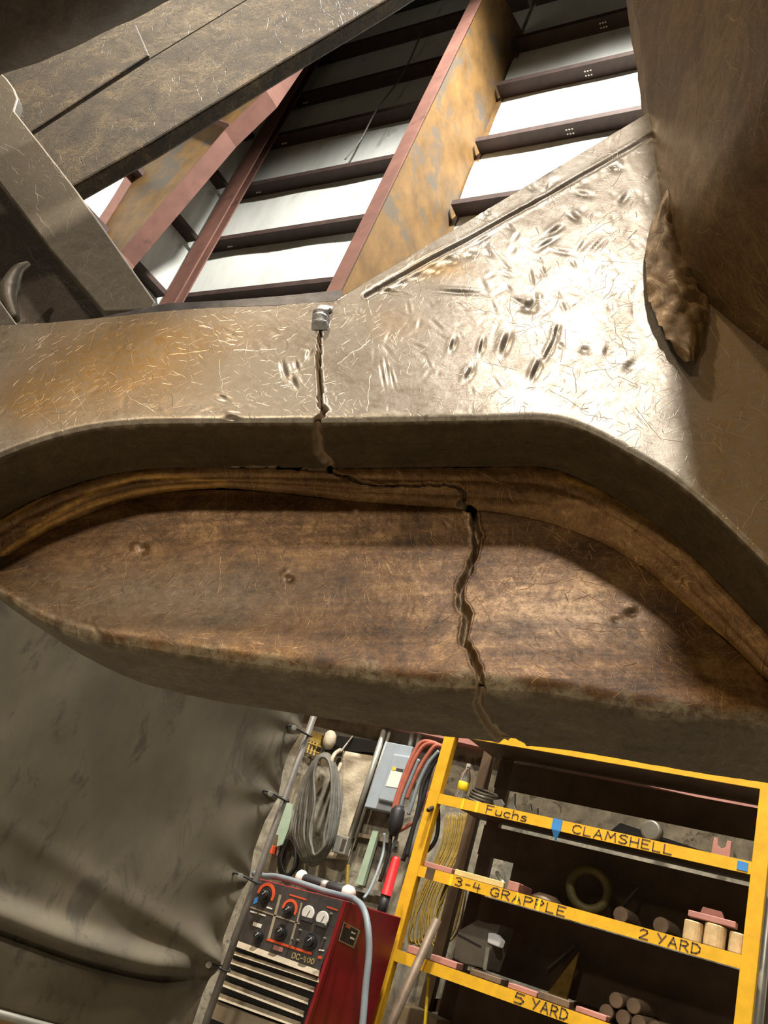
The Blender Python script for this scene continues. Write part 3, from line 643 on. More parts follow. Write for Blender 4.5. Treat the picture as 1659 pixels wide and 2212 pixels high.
tv, tf = tube(tp, 0.135, 20); tv = np.array(tv); tv = tv + unit(tv - tv.mean(0)) * (0.006 * fbm(tv, 12, 3))[:, None]
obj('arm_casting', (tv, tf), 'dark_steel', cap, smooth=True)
# ------------------------------------------------------------------ welding screen
PT = at(680, 1560, 3.3); PB = at(440, 2200, 3.3)
CD = np.array([-0.6, -0.8, 0.0]); CN = np.array([0.8, -0.6, 0.0])
pole_x = (PT[0] + PB[0]) / 2
pole = np.array([pole_x, 3.3, 0.0])
ws = thing('welding_screen', 'dirty olive canvas welding screen laced to a steel pipe frame', 'screen', pole)
ties = [at(672, 1588, 3.3)[2], at(600, 1722, 3.3)[2], at(552, 1903, 3.3)[2], at(486, 2092, 3.3)[2], at(680, 1560, 3.3)[2] + 0.32]
zb, zt = 0.70, 2.62
cv = []; ncx, ncz = 170, 190
for j in range(ncz + 1):
    z = zb + (zt - zb) * j / ncz
    near = min(abs(z - t) for t in ties)
    inset = 0.03 + 0.025 * min(1, near / 0.12) ** 0.8
    for i in range(ncx + 1):
        s = inset + (2.1 - inset) * (i / ncx) ** 1.4
        d = 0.012 * math.sin(s * 5.3 + z * 1.1) * min(1, s / 0.5) + 0.007 * math.sin(s * 13 - z * 2.3 + 1) * min(1, s / 0.4) * (0.4 + 0.6 * math.sin(z * 2 + s))
        for k, t in enumerate(ties):
            r = math.hypot(s, z - t); th = math.atan2(z - t, s)
            d += (0.009 if k != 3 else 0.024) * math.sin(th * 7 + k * 1.7) * math.exp(-r / 0.22) * min(1, r / 0.12)
        zc = ties[3] - 0.03 - 0.16 * (1 - math.exp(-s / 0.35)) + 0.10 * max(0, s - 0.3) ** 1.2
        d += -0.065 * math.exp(-((z - zc) / 0.022) ** 2) * min(1, s / 0.25) + 0.06 * math.exp(-((z - zc - 0.07) / 0.05) ** 2) * min(1, s / 0.3)
        zd = ties[3] + 0.02 + 0.22 * s
        d += 0.03 * math.exp(-((z - zd) / 0.05) ** 2) * math.exp(-s / 0.5)
        cv.append(pole + CD * s + CN * (d - 0.01) + np.array([0, 0, z]))
cur = obj('curtain', (np.array(cv), grid_faces(ncz + 1, ncx + 1)), 'curtain', ws, smooth=True)
so = cur.modifiers.new('thickness', 'SOLIDIFY'); so.thickness = 0.003
obj('pole', tube([pole + (0, 0, 0.03), pole + np.array([0, 0, zt + 0.05])], 0.0165, 12), 'pipe_grey' , ws, smooth=True)
obj('bottom_rail', tube([pole + CD * 0.0 + (0, 0, zb - 0.012), pole + CD * 2.15 + (0, 0, zb - 0.012)], 0.016, 10), 'galv', ws, smooth=True)
obj('top_rail', tube([pole + (0, 0, zt), pole + CD * 2.15 + (0, 0, zt)], 0.016, 10), 'brown_steel', ws, smooth=True)
obj('far_pole', tube([pole + CD * 2.15 + (0, 0, 0.03), pole + CD * 2.15 + (0, 0, zt + 0.05)], 0.0165, 10), 'brown_steel', ws, smooth=True)
for k in (0.0, 2.15): obj('foot', bar(pole + CD * k - CN * 0.3 + (0, 0, 0.02), pole + CD * k + CN * 0.3 + (0, 0, 0.02), 0.05, 0.04), 'brown_steel', ws)
for t in ties:
    loop = [pole + CD * (0.045 + 0.07 * math.cos(a)) * 1.0 + CN * 0.026 * math.sin(a) + np.array([0, 0, t + 0.006 * math.sin(2 * a)]) for a in np.linspace(0, 2 * math.pi, 18, endpoint=False)]
    obj('tie', tube(loop, 0.005, 6, True), 'black', ws)
    obj('grommet', lathe(pole + CD * 0.085 + CN * 0.03 + (0, 0, t), CN, [(0.012, 0), (0.014, 0.003), (0.007, 0.004)], 12), 'galv', ws)

# ------------------------------------------------------------------ welding machine on its cart
YW = 3.85
def q3(pts, Y): return [at(px, py, Y) for px, py in pts]
def quad(pts, Y, t): return prism(q3(pts, Y), (0, t, 0))
wx0, wx1 = -2.93, -2.335; wz0, wz1 = 0.66, 1.475
wm = thing('welding_machine', 'red and black welding power source with dials and louvres', 'welder', (-2.63, 4.1, wz0))
TLz, TRz = 1.43, 1.478
case = [np.array([wx0, YW + 0.012, wz0]), np.array([wx1, YW + 0.012, wz0]), np.array([wx1, YW + 0.012, TRz]), np.array([wx0, YW + 0.012, TLz])]
obj('case', prism(case, (0, 0.64, 0)), 'red', wm, bevel=0.006)
pan = obj('control_panel', quad([(549, 1897), (746, 1947), (690, 2098), (497, 2032)], YW - 0.004, 0.015), 'panel_dark', wm)
obj('panel_edge', quad([(741, 1946), (748, 1948), (664, 2212), (657, 2212)], YW - 0.014, 0.026), 'red', wm)
def arc(cx, cy, r, a0, a1, w, Y, t):
    A = np.linspace(math.radians(a0), math.radians(a1), 12); c = at(cx, cy, Y); k = np.linalg.norm(c - CAM) / F * r
    o = [c + np.array([math.cos(a), 0, math.sin(a)]) * k for a in A]; i_ = [c + np.array([math.cos(a), 0, math.sin(a)]) * k * w for a in A[::-1]]
    n = len(o); V = o + i_; P = prism(V, (0, t, 0)); return P
def pxm(px, py, Y, r): return np.linalg.norm(at(px, py, Y) - CAM) / F * r
for cx, cy, r in ((574, 1932, 21), (625, 1964, 18)):
    obj('dial_scale', arc(cx, cy, r, -20, 190, 0.72, YW - 0.007, 0.003), 'orange_red', pan)
for cx, cy, r, mt in ((574, 1934, 12, 'knob'), (625, 1967, 10, 'knob'), (608, 2014, 12, 'knob'), (672, 2034, 13, 'knob'), (560, 2022, 9, 'knob')):
    c = at(cx, cy, YW - 0.004); k = pxm(cx, cy, YW, r)
    kn = obj('knob', lathe(c, (0, -1, 0), [(k * 1.15, 0), (k * 1.1, 0.008), (k * 0.8, 0.010), (k * 0.72, 0.03), (k * 0.6, 0.033)], 16), mt, pan, smooth=False)
    obj('pointer', bar(c + np.array([0, -0.034, 0]), c + np.array([k * 0.5, -0.034, k * 0.6]), 0.003, 0.002, (0, 1, 0)), 'white', pan)
for cx, cy in ((666, 1973), (697, 1985)):
    c = at(cx, cy, YW - 0.004); k = pxm(cx, cy, YW, 12.5)
    obj('meter', lathe(c, (0, -1, 0), [(k * 1.1, 0), (k * 1.1, 0.006), (k, 0.007)], 20), 'white', pan)
    obj('needle', bar(c + np.array([0, -0.009, -k * 0.5]), c + np.array([k * 0.3, -0.009, k * 0.5]), 0.002, 0.002, (0, 1, 0)), 'black', pan)
    obj('meter_hood', quad([(cx - 14, cy + 5), (cx + 11, cy + 12), (cx + 8, cy + 21), (cx - 17, cy + 13)], YW - 0.012, 0.01), 'panel_dark', pan)
for pts, mt in (([(577, 2026), (674, 2058), (672, 2063), (575, 2031)], 'orange_red'), ([(688, 2064), (696, 2066), (694, 2072), (686, 2070)], 'orange_red'),
                ([(592, 2041), (612, 2047), (609, 2057), (589, 2051)], 'pink'), ([(626, 1931), (662, 1942), (661, 1945), (625, 1934)], 'orange_red'), ([(706, 1957), (730, 1965), (729, 1968), (705, 1960)], 'orange_red'),
                ([(541, 1967), (556, 1971), (555, 1974), (540, 1970)], 'white'), ([(559, 1972), (574, 1977), (573, 1980), (558, 1975)], 'white'), ([(548, 1991), (566, 1997), (563, 2005), (545, 1999)], 'white'),
                ([(577, 1958), (589, 1962), (587, 1965), (575, 1961)], 'white'), ([(690, 2050), (701, 2052), (699, 2055), (688, 2053)], 'white'), ([(550, 1940), (557, 1938), (555, 1950), (547, 1953)], 'blue')):
    obj('panel_mark', quad(pts, YW - 0.006, 0.003), mt, pan)
for pts in ([(603, 1932), (608, 1934), (583, 2028), (578, 2026)], [(600, 1978), (648, 1994), (647, 1997), (599, 1981)], [(541, 1958), (600, 1978), (599, 1981), (540, 1961)], [(638, 1990), (642, 1991), (628, 2044), (624, 2043)], [(650, 1950), (653, 1951), (643, 1992), (640, 1991)]):
    obj('panel_divider', quad(pts, YW - 0.006, 0.003), 'tan', pan)
for x, y in ((632, 2029), (645, 2032), (650, 2010), (703, 2028), (705, 2000), (717, 1975)):
    obj('switch', lathe(at(x, y, YW - 0.004), (0, -1, 0.2), [(0.006, 0), (0.005, 0.012), (0.003, 0.018)], 8), 'galv', pan)
e0, e1 = at(630, 2069, YW - 0.005), at(676, 2084, YW - 0.005)
lettering('model_lettering', 'DC-400', e0, e1 - e0, (0, 0, 1), 0.024, 'pale_wood', pan, w=0.2, wid=np.linalg.norm(e1 - e0))
obj('lower_frame', prism([np.array([wx0, YW + 0.008, wz0]), np.array([wx1, YW + 0.008, wz0]), np.array([wx1, YW + 0.008, 1.11]), np.array([wx0, YW + 0.008, 1.10])], (0, 0.003, 0)), 'black', wm)
slats = [((508, 2030), (690, 2096), 13), ((504, 2052), (690, 2113), 9), ((500, 2070), (680, 2132), 11), ((492, 2092), (667, 2157), 13), ((482, 2117), (657, 2184), 13), ((470, 2143), (650, 2208), 14)]
for (xa, ya), (xb, yb), h in slats:
    P = [at(xa, ya, YW - 0.004), at(xb, yb, YW - 0.004), at(xb - 3, yb + h, YW - 0.030), at(xa - 3, ya + h, YW - 0.030)]
    obj('louvre', prism(P, (0, 0.006, -0.002)), 'tan', wm)
obj('base_skirt', quad([(462, 2160), (655, 2232), (640, 2275), (445, 2195)], YW - 0.012, 0.02), 'tan', wm)
# rating plate on the red side
def side(y, z): return np.array([wx1 + 0.002, y, z])
rp = obj('rating_plate', prism([at_x(742, 1991, wx1 + 0.002), at_x(777, 2010, wx1 + 0.002), at_x(763, 2048, wx1 + 0.002), at_x(731, 2032, wx1 + 0.002)], (0.004, 0, 0)), 'galv', wm)
obj('plate_print', prism([at_x(744, 1994, wx1 + 0.006), at_x(774, 2011, wx1 + 0.006), at_x(762, 2044, wx1 + 0.006), at_x(734, 2030, wx1 + 0.006)], (0.001, 0, 0)), 'black', rp)
for pts in ([(748, 1997), (757, 2002), (755, 2007), (746, 2002)],): obj('plate_mark', prism([at_x(x, y, wx1 + 0.0075) for x, y in pts], (0.001, 0, 0)), 'orange_red', rp)
for pts in ([(760, 2012), (768, 2016), (767, 2019), (759, 2015)], [(757, 2023), (766, 2027), (765, 2031), (756, 2027)]): obj('plate_mark', prism([at_x(x, y, wx1 + 0.0075) for x, y in pts], (0.001, 0, 0)), 'white', rp)
wc = thing('welder_cart', 'low black steel cart under the welding machine', 'cart', (-2.63, 4.1, 0))
obj('deck', box((-2.66, 4.17, wz0 - 0.03), 0.54, 0.66, 0.05), 'black', wc, bevel=0.005)
for sx in (-0.25, 0.2):
    for sy in (3.9, 4.44): obj('leg', box((-2.63 + sx, sy, 0.315), 0.05, 0.05, 0.58), 'black', wc)
# cables on the machine
gc = smooth_path([at(545, 1898, 4.1), at(585, 1893, 4.0), at(620, 1899, 3.95), at(680, 1918, 3.93), at(735, 1937, 3.93), at(768, 1945, 3.9), at(786, 1965, 3.86), at(795, 2005, 3.83), at(797, 2060, 3.83), at(790, 2130, 3.83), at(783, 2215, 3.83), at(770, 2330, 3.83)], 7)
for p_ in gc:
    if p_[0] < wx1 + 0.02: p_[2] = max(p_[2], TLz + (TRz - TLz) * (p_[0] - wx0) / (wx1 - wx0) + 0.02)
tag(obj('welding_cable', tube(gc, 0.0165, 10), 'hose', smooth=True), 'thick grey cable draped over the top and down the red side of the welding machine', 'cable')
gc2 = smooth_path([at(830, 1800, 4.3), at(828, 1840, 4.3), at(816, 1880, 4.2), at(806, 1905, 4.1), at(797, 1925, 3.98), at(786, 1940, 3.92)], 7)
tag(obj('thin_cable', tube(gc2, 0.008, 8), 'hose', smooth=True), 'thin blue-grey cable looping down behind the red handle', 'cable')
cn = thing('cable_connector', 'black cable connector with white ends lying on the welding machine', 'connector', at(700, 1915, 4.15))
ca, cb = at(648, 1896, 4.12), at(757, 1930, 4.12); dv = nrm(cb - ca); Lc = np.linalg.norm(cb - ca)
obj('sleeve', lathe(ca + dv * 0.03, dv, [(0.028, 0), (0.031, 0.02), (0.031, Lc * 0.36), (0.026, Lc * 0.4)], 16), 'black', cn, smooth=True)
obj('sleeve', lathe(ca + dv * (Lc * 0.56), dv, [(0.027, 0), (0.031, 0.02), (0.031, Lc * 0.3), (0.026, Lc * 0.34)], 16), 'black', cn, smooth=True)
obj('collar', lathe(ca + dv * (Lc * 0.40), dv, [(0.028, 0), (0.028, Lc * 0.17)], 16), 'galv', cn, smooth=True)
obj('end_cap', lathe(ca - dv * 0.012, dv, [(0.034, 0), (0.043, 0.012), (0.043, 0.03), (0.033, 0.045)], 16), 'white', cn, smooth=True)
obj('end_cap', lathe(cb - dv * 0.04, dv, [(0.033, 0), (0.040, 0.015), (0.036, 0.045), (0.024, 0.06)], 16), 'white', cn, smooth=True)

# ------------------------------------------------------------------ yellow shelf rack
YS = 4.6; SD = 0.62
def zs(x, b): return b + 0.036 * (x + 1.5)
rk = thing('shelf_rack', 'heavy yellow steel rack with hand-lettered shelf lips', 'shelf', (-1.5, YS + 0.3, 0))
for x in (-2.40, -0.567):
    for y in (YS, YS + SD):
        obj('upright', box((x, y + 0.03, 1.40), 0.074, 0.06, 2.8), 'yellow' if y == YS else 'shelf_in', rk, bevel=0.004)
obj('middle_upright', box((at(1085, 1690, YS + SD)[0], YS + SD + 0.03, 1.40), 0.09, 0.05, 2.75), 'shelf_in', rk)
xb = at(1066, 1700, YS + SD)[0]; xm = at(1112, 1850, YS + SD)[0]
for za, zb_, xa, xc in ((2.435, 2.62, xb, -0.6), (2.0, 2.19, xb, xm), (1.83, 2.19, xm, -0.6), (1.37, 1.765, xb + 0.02, -0.6), (0.88, 1.30, xb, -0.6), (0.37, 0.81, xb, -0.6)):
    obj('back_panel', prism([np.array([xa, YS + SD + 0.005, zs(xa, za)]), np.array([xc, YS + SD + 0.005, zs(xc, za)]), np.array([xc, YS + SD + 0.005, zs(xc, zb_)]), np.array([xa, YS + SD + 0.005, zs(xa, zb_)])], (0, 0.004, 0)), 'shelf_in', rk)
obj('back_brace', bar((-2.4, YS + SD + 0.075, 1.05), (-0.6, YS + SD + 0.075, 1.62), 0.02, 0.07), 'shelf_in', rk)
tops = [2.652, 2.23, 1.805, 1.345, 0.85, 0.35]; LIPH = 0.06; lips = []
for k, zt_ in enumerate(tops):
    x0, x1 = -2.365, -0.602
    a, b = np.array([x0, YS + 0.012, zs(x0, zt_) - LIPH / 2]), np.array([x1, YS + 0.012, zs(x1, zt_) - LIPH / 2])
    lips.append(obj('lip', bar(a, b, 0.012, LIPH), 'yellow', rk))
    a, b = np.array([x0, YS + SD / 2 + 0.012, zs(x0, zt_) - 0.012]), np.array([x1, YS + SD / 2 + 0.012, zs(x1, zt_) - 0.012])
    obj('shelf_plate', bar(a, b, SD - 0.012, 0.012), 'shelf_in', rk)
def lip_text(txt, k, pxa, pxb, h=0.043, dz=0.009):
    Y = YS + 0.0055; a, b = at(*pxa, Y), at(*pxb, Y)
    o = np.array([a[0], Y, zs(a[0], tops[k]) - LIPH + dz]); e = np.array([1, 0, 0.036])
    lettering('lettering', txt, o, e, (0, 0, 1), h, 'ink', lips[k], w=0.15, wid=b[0] - a[0])
lip_text('Fuchs', 1, (1050, 1755), (1136, 1772)); lip_text('CLAMSHELL', 1, (1236, 1800), (1450, 1845))
lip_text('3-4', 2, (985, 1900), (1038, 1915)); lip_text('GRAPPLE', 2, (1062, 1920), (1222, 1965)); lip_text('2', 2, (1382, 2015), (1400, 2020)); lip_text('YARD', 2, (1420, 2025), (1512, 2050)); lip_text('5', 3, (1113, 2150), (1132, 2158), 0.046); lip_text('YARD', 3, (1150, 2164), (1226, 2190), 0.046)
def lip_tape(k, px, w, mat, full=True, name='tape'):
    a = at(px, 1800 if k == 1 else 1950 if k == 2 else 2100, YS + 0.004); x = a[0]
    zc = zs(x, tops[k]) - LIPH / 2; obj(name, box((x, YS + 0.004, zc), w, 0.003, LIPH * (1.04 if full else 0.7)), mat, lips[k])
lip_tape(1, 1199, 0.055, 'blue'); lip_tape(1, 983, 0.016, 'bright_yellow'); lip_tape(1, 1016, 0.02, 'bright_yellow'); lip_tape(1, 1612, 0.05, 'blue', False)
lip_tape(2, 962, 0.018, 'bright_yellow'); lip_tape(2, 912, 0.055, 'shelf_in'); lip_tape(2, 1115, 0.012, 'bright_yellow'); lip_tape(2, 1165, 0.014, 'bright_yellow')
fx = at(1199, 1800, YS)[0]
obj('tape_tail', prism([np.array([fx - 0.025, YS + 0.002, zs(fx, tops[1]) - LIPH]), np.array([fx + 0.025, YS + 0.002, zs(fx, tops[1]) - LIPH]), np.array([fx + 0.005, YS + 0.02, zs(fx, tops[1]) - LIPH - 0.06])], (0, 0.002, 0)), 'blue', lips[1])
M['olive'] = plain('dull_olive_paint', (0.10, 0.075, 0.015), 0.6)
# ---- things on the shelves
def onshelf(px, k, Y): 
    x = at(px, (1750, 1800, 1950, 2120)[k], Y)[0]
    for _ in range(3):
        py = proj(np.array([x, Y, zs(x, tops[k])]))[1]; x = at(px, py, Y)[0]
    return np.array([x, Y, zs(x, tops[k]) + 0.001])
def one(name, VF, mat, label, cat, group=None, **kw): return tag(obj(name, VF, mat, None, **kw), label, cat, group)
b0_ = onshelf(993, 1, 4.70)
bt = thing('plastic_bottle', 'clear plastic drink bottle with yellow label on the top visible shelf', 'bottle', b0_)
obj('bottle_body', lathe(b0_, (0, 0, 1), [(0.03, 0), (0.034, 0.01), (0.034, 0.13), (0.028, 0.16), (0.014, 0.19), (0.013, 0.205)], 20), 'clear', bt, smooth=True)
obj('bottle_label', lathe(b0_ + (0, 0, 0.06), (0, 0, 1), [(0.0345, 0), (0.0352, 0.001), (0.0352, 0.049), (0.0345, 0.05)], 20), 'bright_yellow', bt, smooth=True)
obj('bottle_cap', lathe(b0_ + (0, 0, 0.205), (0, 0, 1), [(0.015, 0), (0.015, 0.018), (0.013, 0.02)], 16), 'white', bt)
def ring(c, r, rt, axis, n=28):
    ax = nrm(axis); s = nrm(np.cross(ax, (0.3, 0.2, 0.93))); u = np.cross(s, ax)
    return tube([c + r * (math.cos(a) * s + math.sin(a) * u) for a in np.linspace(0, 2 * math.pi, n, endpoint=False)], rt, 8, True)
c_ = onshelf(1037, 1, 4.78)
cw = thing('wire_roll', 'small roll of greyish wire beside the plastic bottle', 'wire', c_)
for i, (dz, r) in enumerate(((0.012, 0.085), (0.032, 0.08), (0.05, 0.083), (0.068, 0.077))): obj('loop', ring(c_ + np.array([0.004 * i, 0, dz + 0.02]), r, 0.008, (0.12, -0.25, 1)), 'grey_metal', cw, smooth=True)
for i, (px, pts) in enumerate(((1068, [(0, 0), (.05, 0), (.055, .03), (.03, .055), (-.02, .035)]), (1092, [(0, 0), (.08, 0), (.045, .04), (.03, .11), (.01, .035)]), (1125, [(0, 0), (.1, 0), (.09, .06), (.06, .03), (.04, .075), (.01, .04)]))):
    p = onshelf(px, 1, 4.68 + 0.02 * i)
    one('scrap_plate', prism([p + np.array([a, 0, b]) for a, b in pts], (0, 0.03, 0)), 'grey_metal', ('small curled grey scrap next to the wire roll', 'pointed grey scrap plate standing on the shelf lettered Fuchs', 'jagged grey scrap plate right of the pointed one')[i], 'scrap', 'scrap on the top shelf', bevel=0.002)
pa, pb_ = onshelf(1312, 1, 4.72), onshelf(1545, 1, 4.72)
one('dark_sheet', prism([pa + (0, 0, 0.0), pb_ + (0, 0, 0.0), pb_ + np.array([0, 0.02, 0.012]), pa + np.array([0.03, 0.1, 0.085])], (0, 0.004, 0.002)), 'black', 'thin black sheet lying slanted behind the lip lettered CLAMSHELL', 'sheet')
gr_ = onshelf(1402, 1, 4.66)
rr = thing('grey_coupling', 'short grey pipe coupling standing behind the lip lettered CLAMSHELL', 'pipe', gr_)
obj('sleeve', lathe(gr_ + np.array([0, -0.012, 0.052]), (0.15, 1, 0), [(0.042, 0), (0.054, 0.001), (0.054, 0.05), (0.042, 0.051)], 24), 'grey_metal', rr, smooth=True)
u0 = onshelf(1556, 1, 4.66)
one('u_bracket', prism([u0 + np.array([a, 0, b]) for a, b in [(-.045, 0), (.045, 0), (.042, .085), (.022, .085), (.018, .05), (0, .038), (-.018, .05), (-.022, .085), (-.042, .085)]], (0, 0.014, 0)), 'pink', 'red primer U-shaped bracket standing at the right of the top shelf', 'bracket', bevel=0.002)
def block(px0, px1, k, Y, h, dep, mat, name, label, cat, group=None, z0=0.0):
    a, b = onshelf(px0, k, Y), onshelf(px1, k, Y); up = np.array([0, 0, 1.0]); a = a + up * z0; b = b + up * z0
    return one(name, prism([a, b, b + up * h, a + up * h], (0, dep, 0)), mat, label, cat, group, bevel=0.004)
block(914, 974, 2, 4.64, 0.032, 0.10, 'pink', 'steel_block', 'long red primer block at the left end of the 3-4 GRAPPLE shelf', 'block')
block(980, 1086, 2, 4.63, 0.034, 0.03, 'pale_wood', 'wood_strip', 'pale yellow wood strip lying on the 3-4 GRAPPLE shelf', 'wood')
block(1094, 1118, 2, 4.63, 0.05, 0.22, 'pink', 'small_box', 'short dark red bar end pointing out of the 3-4 GRAPPLE shelf', 'bar')
a_, b_ = at(1058, 1878, 4.75), at(1087, 1908, 4.68); one('short_pipe', tube([a_ + (0.0, 0.12, 0.0), b_], 0.012, 10), 'galv', 'short grey pipe leaning behind the pale wood strip', 'pipe', smooth=True)
c_ = onshelf(1180, 2, 4.78); one('flat_disc', lathe(c_, (0, 0, 1), [(0.09, 0), (0.09, 0.012), (0.05, 0.038), (0.02, 0.04)], 24), 'brown_steel', 'low brown domed disc beside the dark red bar end', 'disc', smooth=True)
c_ = onshelf(1262, 2, 4.95); one('large_ring', ring(c_ + (0, 0, 0.135), 0.105, 0.028, (0.25, -1, 0.05)), 'olive', 'large dull yellow ring standing deep in the second shelf', 'ring', smooth=True)
for i, (px, Y, r) in enumerate(((1337, 4.82, 0.042), (1424, 4.80, 0.042))):
    c_ = onshelf(px, 2, Y); one('round_bar', lathe(c_ + (0, 0, r), (0.1, 1, 0), [(r * 0.92, 0), (r, 0.006), (r, 0.25), (r * .95, 0.256)], 20), 'brown_steel', ('dark round bar end below the grey strap on the second shelf', 'brown round bar end left of the wooden rounds')[i], 'bar', 'round bars on the second shelf')
a_, b_ = at(1340, 1965, 4.98), at(1378, 1922, 5.08); one('grey_strap', bar(a_, b_, 0.012, 0.05, (0, -1, 0)), 'grey_metal', 'grey flat strap leaning inside the second shelf', 'strap')
for i, (px, h, r) in enumerate(((1494, 0.095, 0.046), (1541, 0.105, 0.052), (1590, 0.095, 0.040))):
    c_ = onshelf(px, 2, 4.70); one('wooden_round', lathe(c_, (0, 0, 1), [(r * 0.95, 0), (r, 0.006), (r, h - 0.005), (r * 0.9, h)], 20), 'log', ('leftmost of three sawn wooden rounds above the 2 YARD lettering', 'middle and widest of three sawn wooden rounds', 'rightmost sawn wooden round beside the yellow upright')[i], 'wood', 'wooden rounds', smooth=False)
p = onshelf(1478, 2, 4.66) + np.array([0, 0.0, 0.109]); q = onshelf(1582, 2, 4.66) + np.array([0, 0, 0.109])
br_ = thing('primer_bracket', 'red primer bracket lying across the three wooden rounds', 'bracket', p)
obj('base_bar', bar(p + (0, 0.04, 0.016), q + np.array([0, 0.04, 0.016]), 0.08, 0.03), 'pink', br_, bevel=0.004)
obj('raised_pad', prism([p + np.array([0.05, 0.03, 0.032]), q + np.array([-0.06, 0.03, 0.032]), q + np.array([-0.075, 0.03, 0.06]), p + np.array([0.06, 0.03, 0.066])], (0, 0.04, 0)), 'pink', br_)
# third shelf
block(878, 902, 3, 4.64, 0.04, 0.12, 'pink', 'steel_block', 'small red primer block left of the leaning pipe on the 5 YARD shelf', 'block')
block(928, 984, 3, 4.63, 0.034, 0.10, 'pink', 'steel_block', 'red primer block right of the leaning pipe on the 5 YARD shelf', 'block')
block(1014, 1080, 3, 4.63, 0.03, 0.12, 'brown_steel', 'flat_bar', 'flat brown bar under the grey hood on the 5 YARD shelf', 'bar')
block(1096, 1158, 3, 4.62, 0.026, 0.10, 'pink', 'steel_block', 'flat red primer block above the figure 5 on the lowest lip', 'block')
block(1160, 1228, 3, 4.63, 0.035, 0.08, 'brown_steel', 'flat_bar', 'brown flat bar above the word YARD on the lowest lip', 'bar')
block(1242, 1308, 3, 4.63, 0.026, 0.08, 'pink', 'steel_block', 'slim red primer block right of the word YARD', 'block')
hd = thing('grey_hood', 'folded grey sheet metal hood with a bright rounded end on the 5 YARD shelf', 'hood', onshelf(1020, 3, 4.85))
hp = [(978, 2070), (990, 2010), (1033, 1985), (1050, 1992), (1080, 1996), (1068, 2030), (1045, 2092), (1000, 2082)]
obj('hood_sheet', prism(q3(hp, 4.80), (0.05, 0.12, 0)), 'grey_metal', hd, bevel=0.006)
obj('bright_end', prism(q3([(1054, 2014), (1070, 2016), (1082, 2030), (1076, 2046), (1052, 2036)], 4.788), (0.02, 0.03, 0)), 'blue_white', hd, bevel=0.006)
obj('slot', prism(q3([(988, 2016), (1040, 2044), (1038, 2047), (987, 2020)], 4.796), (0, 0.003, 0)), 'black', hd)
obj('stand', prism(q3([(1050, 2045), (1058, 2047), (1050, 2096), (1043, 2094)], 4.79), (0, 0.02, 0)), 'galv', hd)
for i, (px, dz, Y) in enumerate(((1306, 0.0, 4.74), (1342, 0.0, 4.74), (1376, 0.0, 4.74), (1322, 0.066, 4.74), (1360, 0.066, 4.76), (1412, 0.0, 4.74))):
    c_ = onshelf(px, 3, Y) + np.array([0, 0, dz]); r = 0.037
    one('round_bar', lathe(c_ + (0, 0, r), (0.05, 1, 0), [(r * 0.92, 0), (r, 0.006), (r, 0.3), (r * 0.95, 0.306)], 18), 'brown_steel', ('leftmost round bar in the stack at the bottom right', 'second round bar in the bottom row of the stack', 'third round bar in the bottom row of the stack', 'left round bar of the upper row of the stack', 'right round bar of the upper row of the stack', 'rightmost round bar of the stack')[i], 'bar', 'round bars on the third shelf')
a_, b_ = at(1182, 2098, 5.0), at(1240, 2048, 5.12); one('grey_strap', bar(a_, b_, 0.012, 0.06, (0, -1, 0)), 'grey_metal', 'grey flat strap leaning inside the 5 YARD shelf', 'strap')
t3 = [np.array([p[0], 5.05, 0]) for p in (at(1180, 2130, 5.05), at(1228, 2130, 5.05))]
one('yellow_plate', prism([np.array([t3[0][0], 5.06, zs(t3[0][0], 1.345)]), np.array([t3[1][0], 5.06, zs(t3[1][0], 1.345)]), np.array([t3[1][0] + 0.02, 5.06, 1.62])], (0, 0.02, 0)), 'yellow_rope', 'triangular dull yellow plate deep inside the 5 YARD shelf', 'plate')
# pipe leaning on the front of the rack
a_ = at(945, 1985, 4.55); b_ = at(845, 2212, 4.50); d_ = nrm(b_ - a_); ft = a_ + d_ * ((0.02 - a_[2]) / d_[2]); 
one('leaning_pipe', tube([a_, ft], 0.026, 12), 'brown_steel', 'long brown pipe leaning against the front of the yellow rack', 'pipe', smooth=True)
# ropes and wires hung behind the left end of the rack
rp_ = thing('rope_hank', 'hank of yellow rope hanging behind the left end of the rack', 'rope', at(940, 1930, 5.42))
for i in range(14):
    x0 = 958 + i * 3.4 + rg.uniform(-2, 2); x1 = x0 - 52 + rg.uniform(-8, 8); x2 = 885 + i * 5 + rg.uniform(-5, 5)
    P = smooth_path([at(x0 + 6, 1760 + rg.uniform(-6, 6), 5.42), at(x0 - 6, 1830, 5.40), at(x1, 1930, 5.38), at((x1 + x2) / 2 - 12, 2000, 5.38), at(x2, 2040 + rg.uniform(-8, 8), 5.40), at(x2 + 40, 2010, 5.42), at(x0 + 8, 1900, 5.44)], 6)
    obj('strand', tube(P, 0.0065, 6), 'yellow_rope', rp_, smooth=True)
pw = smooth_path([at(898, 1900, 5.45), at(884, 1945, 5.45), at(872, 1990, 5.45), at(862, 2040, 5.45)], 5)
one('pale_pipe', tube(pw, 0.03, 10), 'white', 'pale plastic pipe standing behind the left upright of the rack', 'pipe', smooth=True)
bx_ = at(925, 2125, 5.1); one('tool_box', box((bx_[0] + 0.05, 5.05, zs(bx_[0], 0.85) + 0.11), 0.26, 0.2, 0.21), 'tan', 'dusty tan box on the lowest shelf behind the leaning pipe', 'box', bevel=0.008)
one('yellow_rod', tube([at(926, 2110, 4.75), np.array([at(932, 2215, 4.75)[0], 4.75, zs(-2.2, 0.85) + 0.01])], 0.009, 8), 'bright_yellow', 'thin yellow rod standing on the lowest shelf', 'rod')
gp = at(1662, 1950, 5.0); one('grey_pole', tube([np.array([gp[0], 5.0, 0.0]), np.array([gp[0], 5.0, 2.9])], 0.028, 12), 'galv', 'grey vertical pole just right of the yellow rack', 'pole', smooth=True)

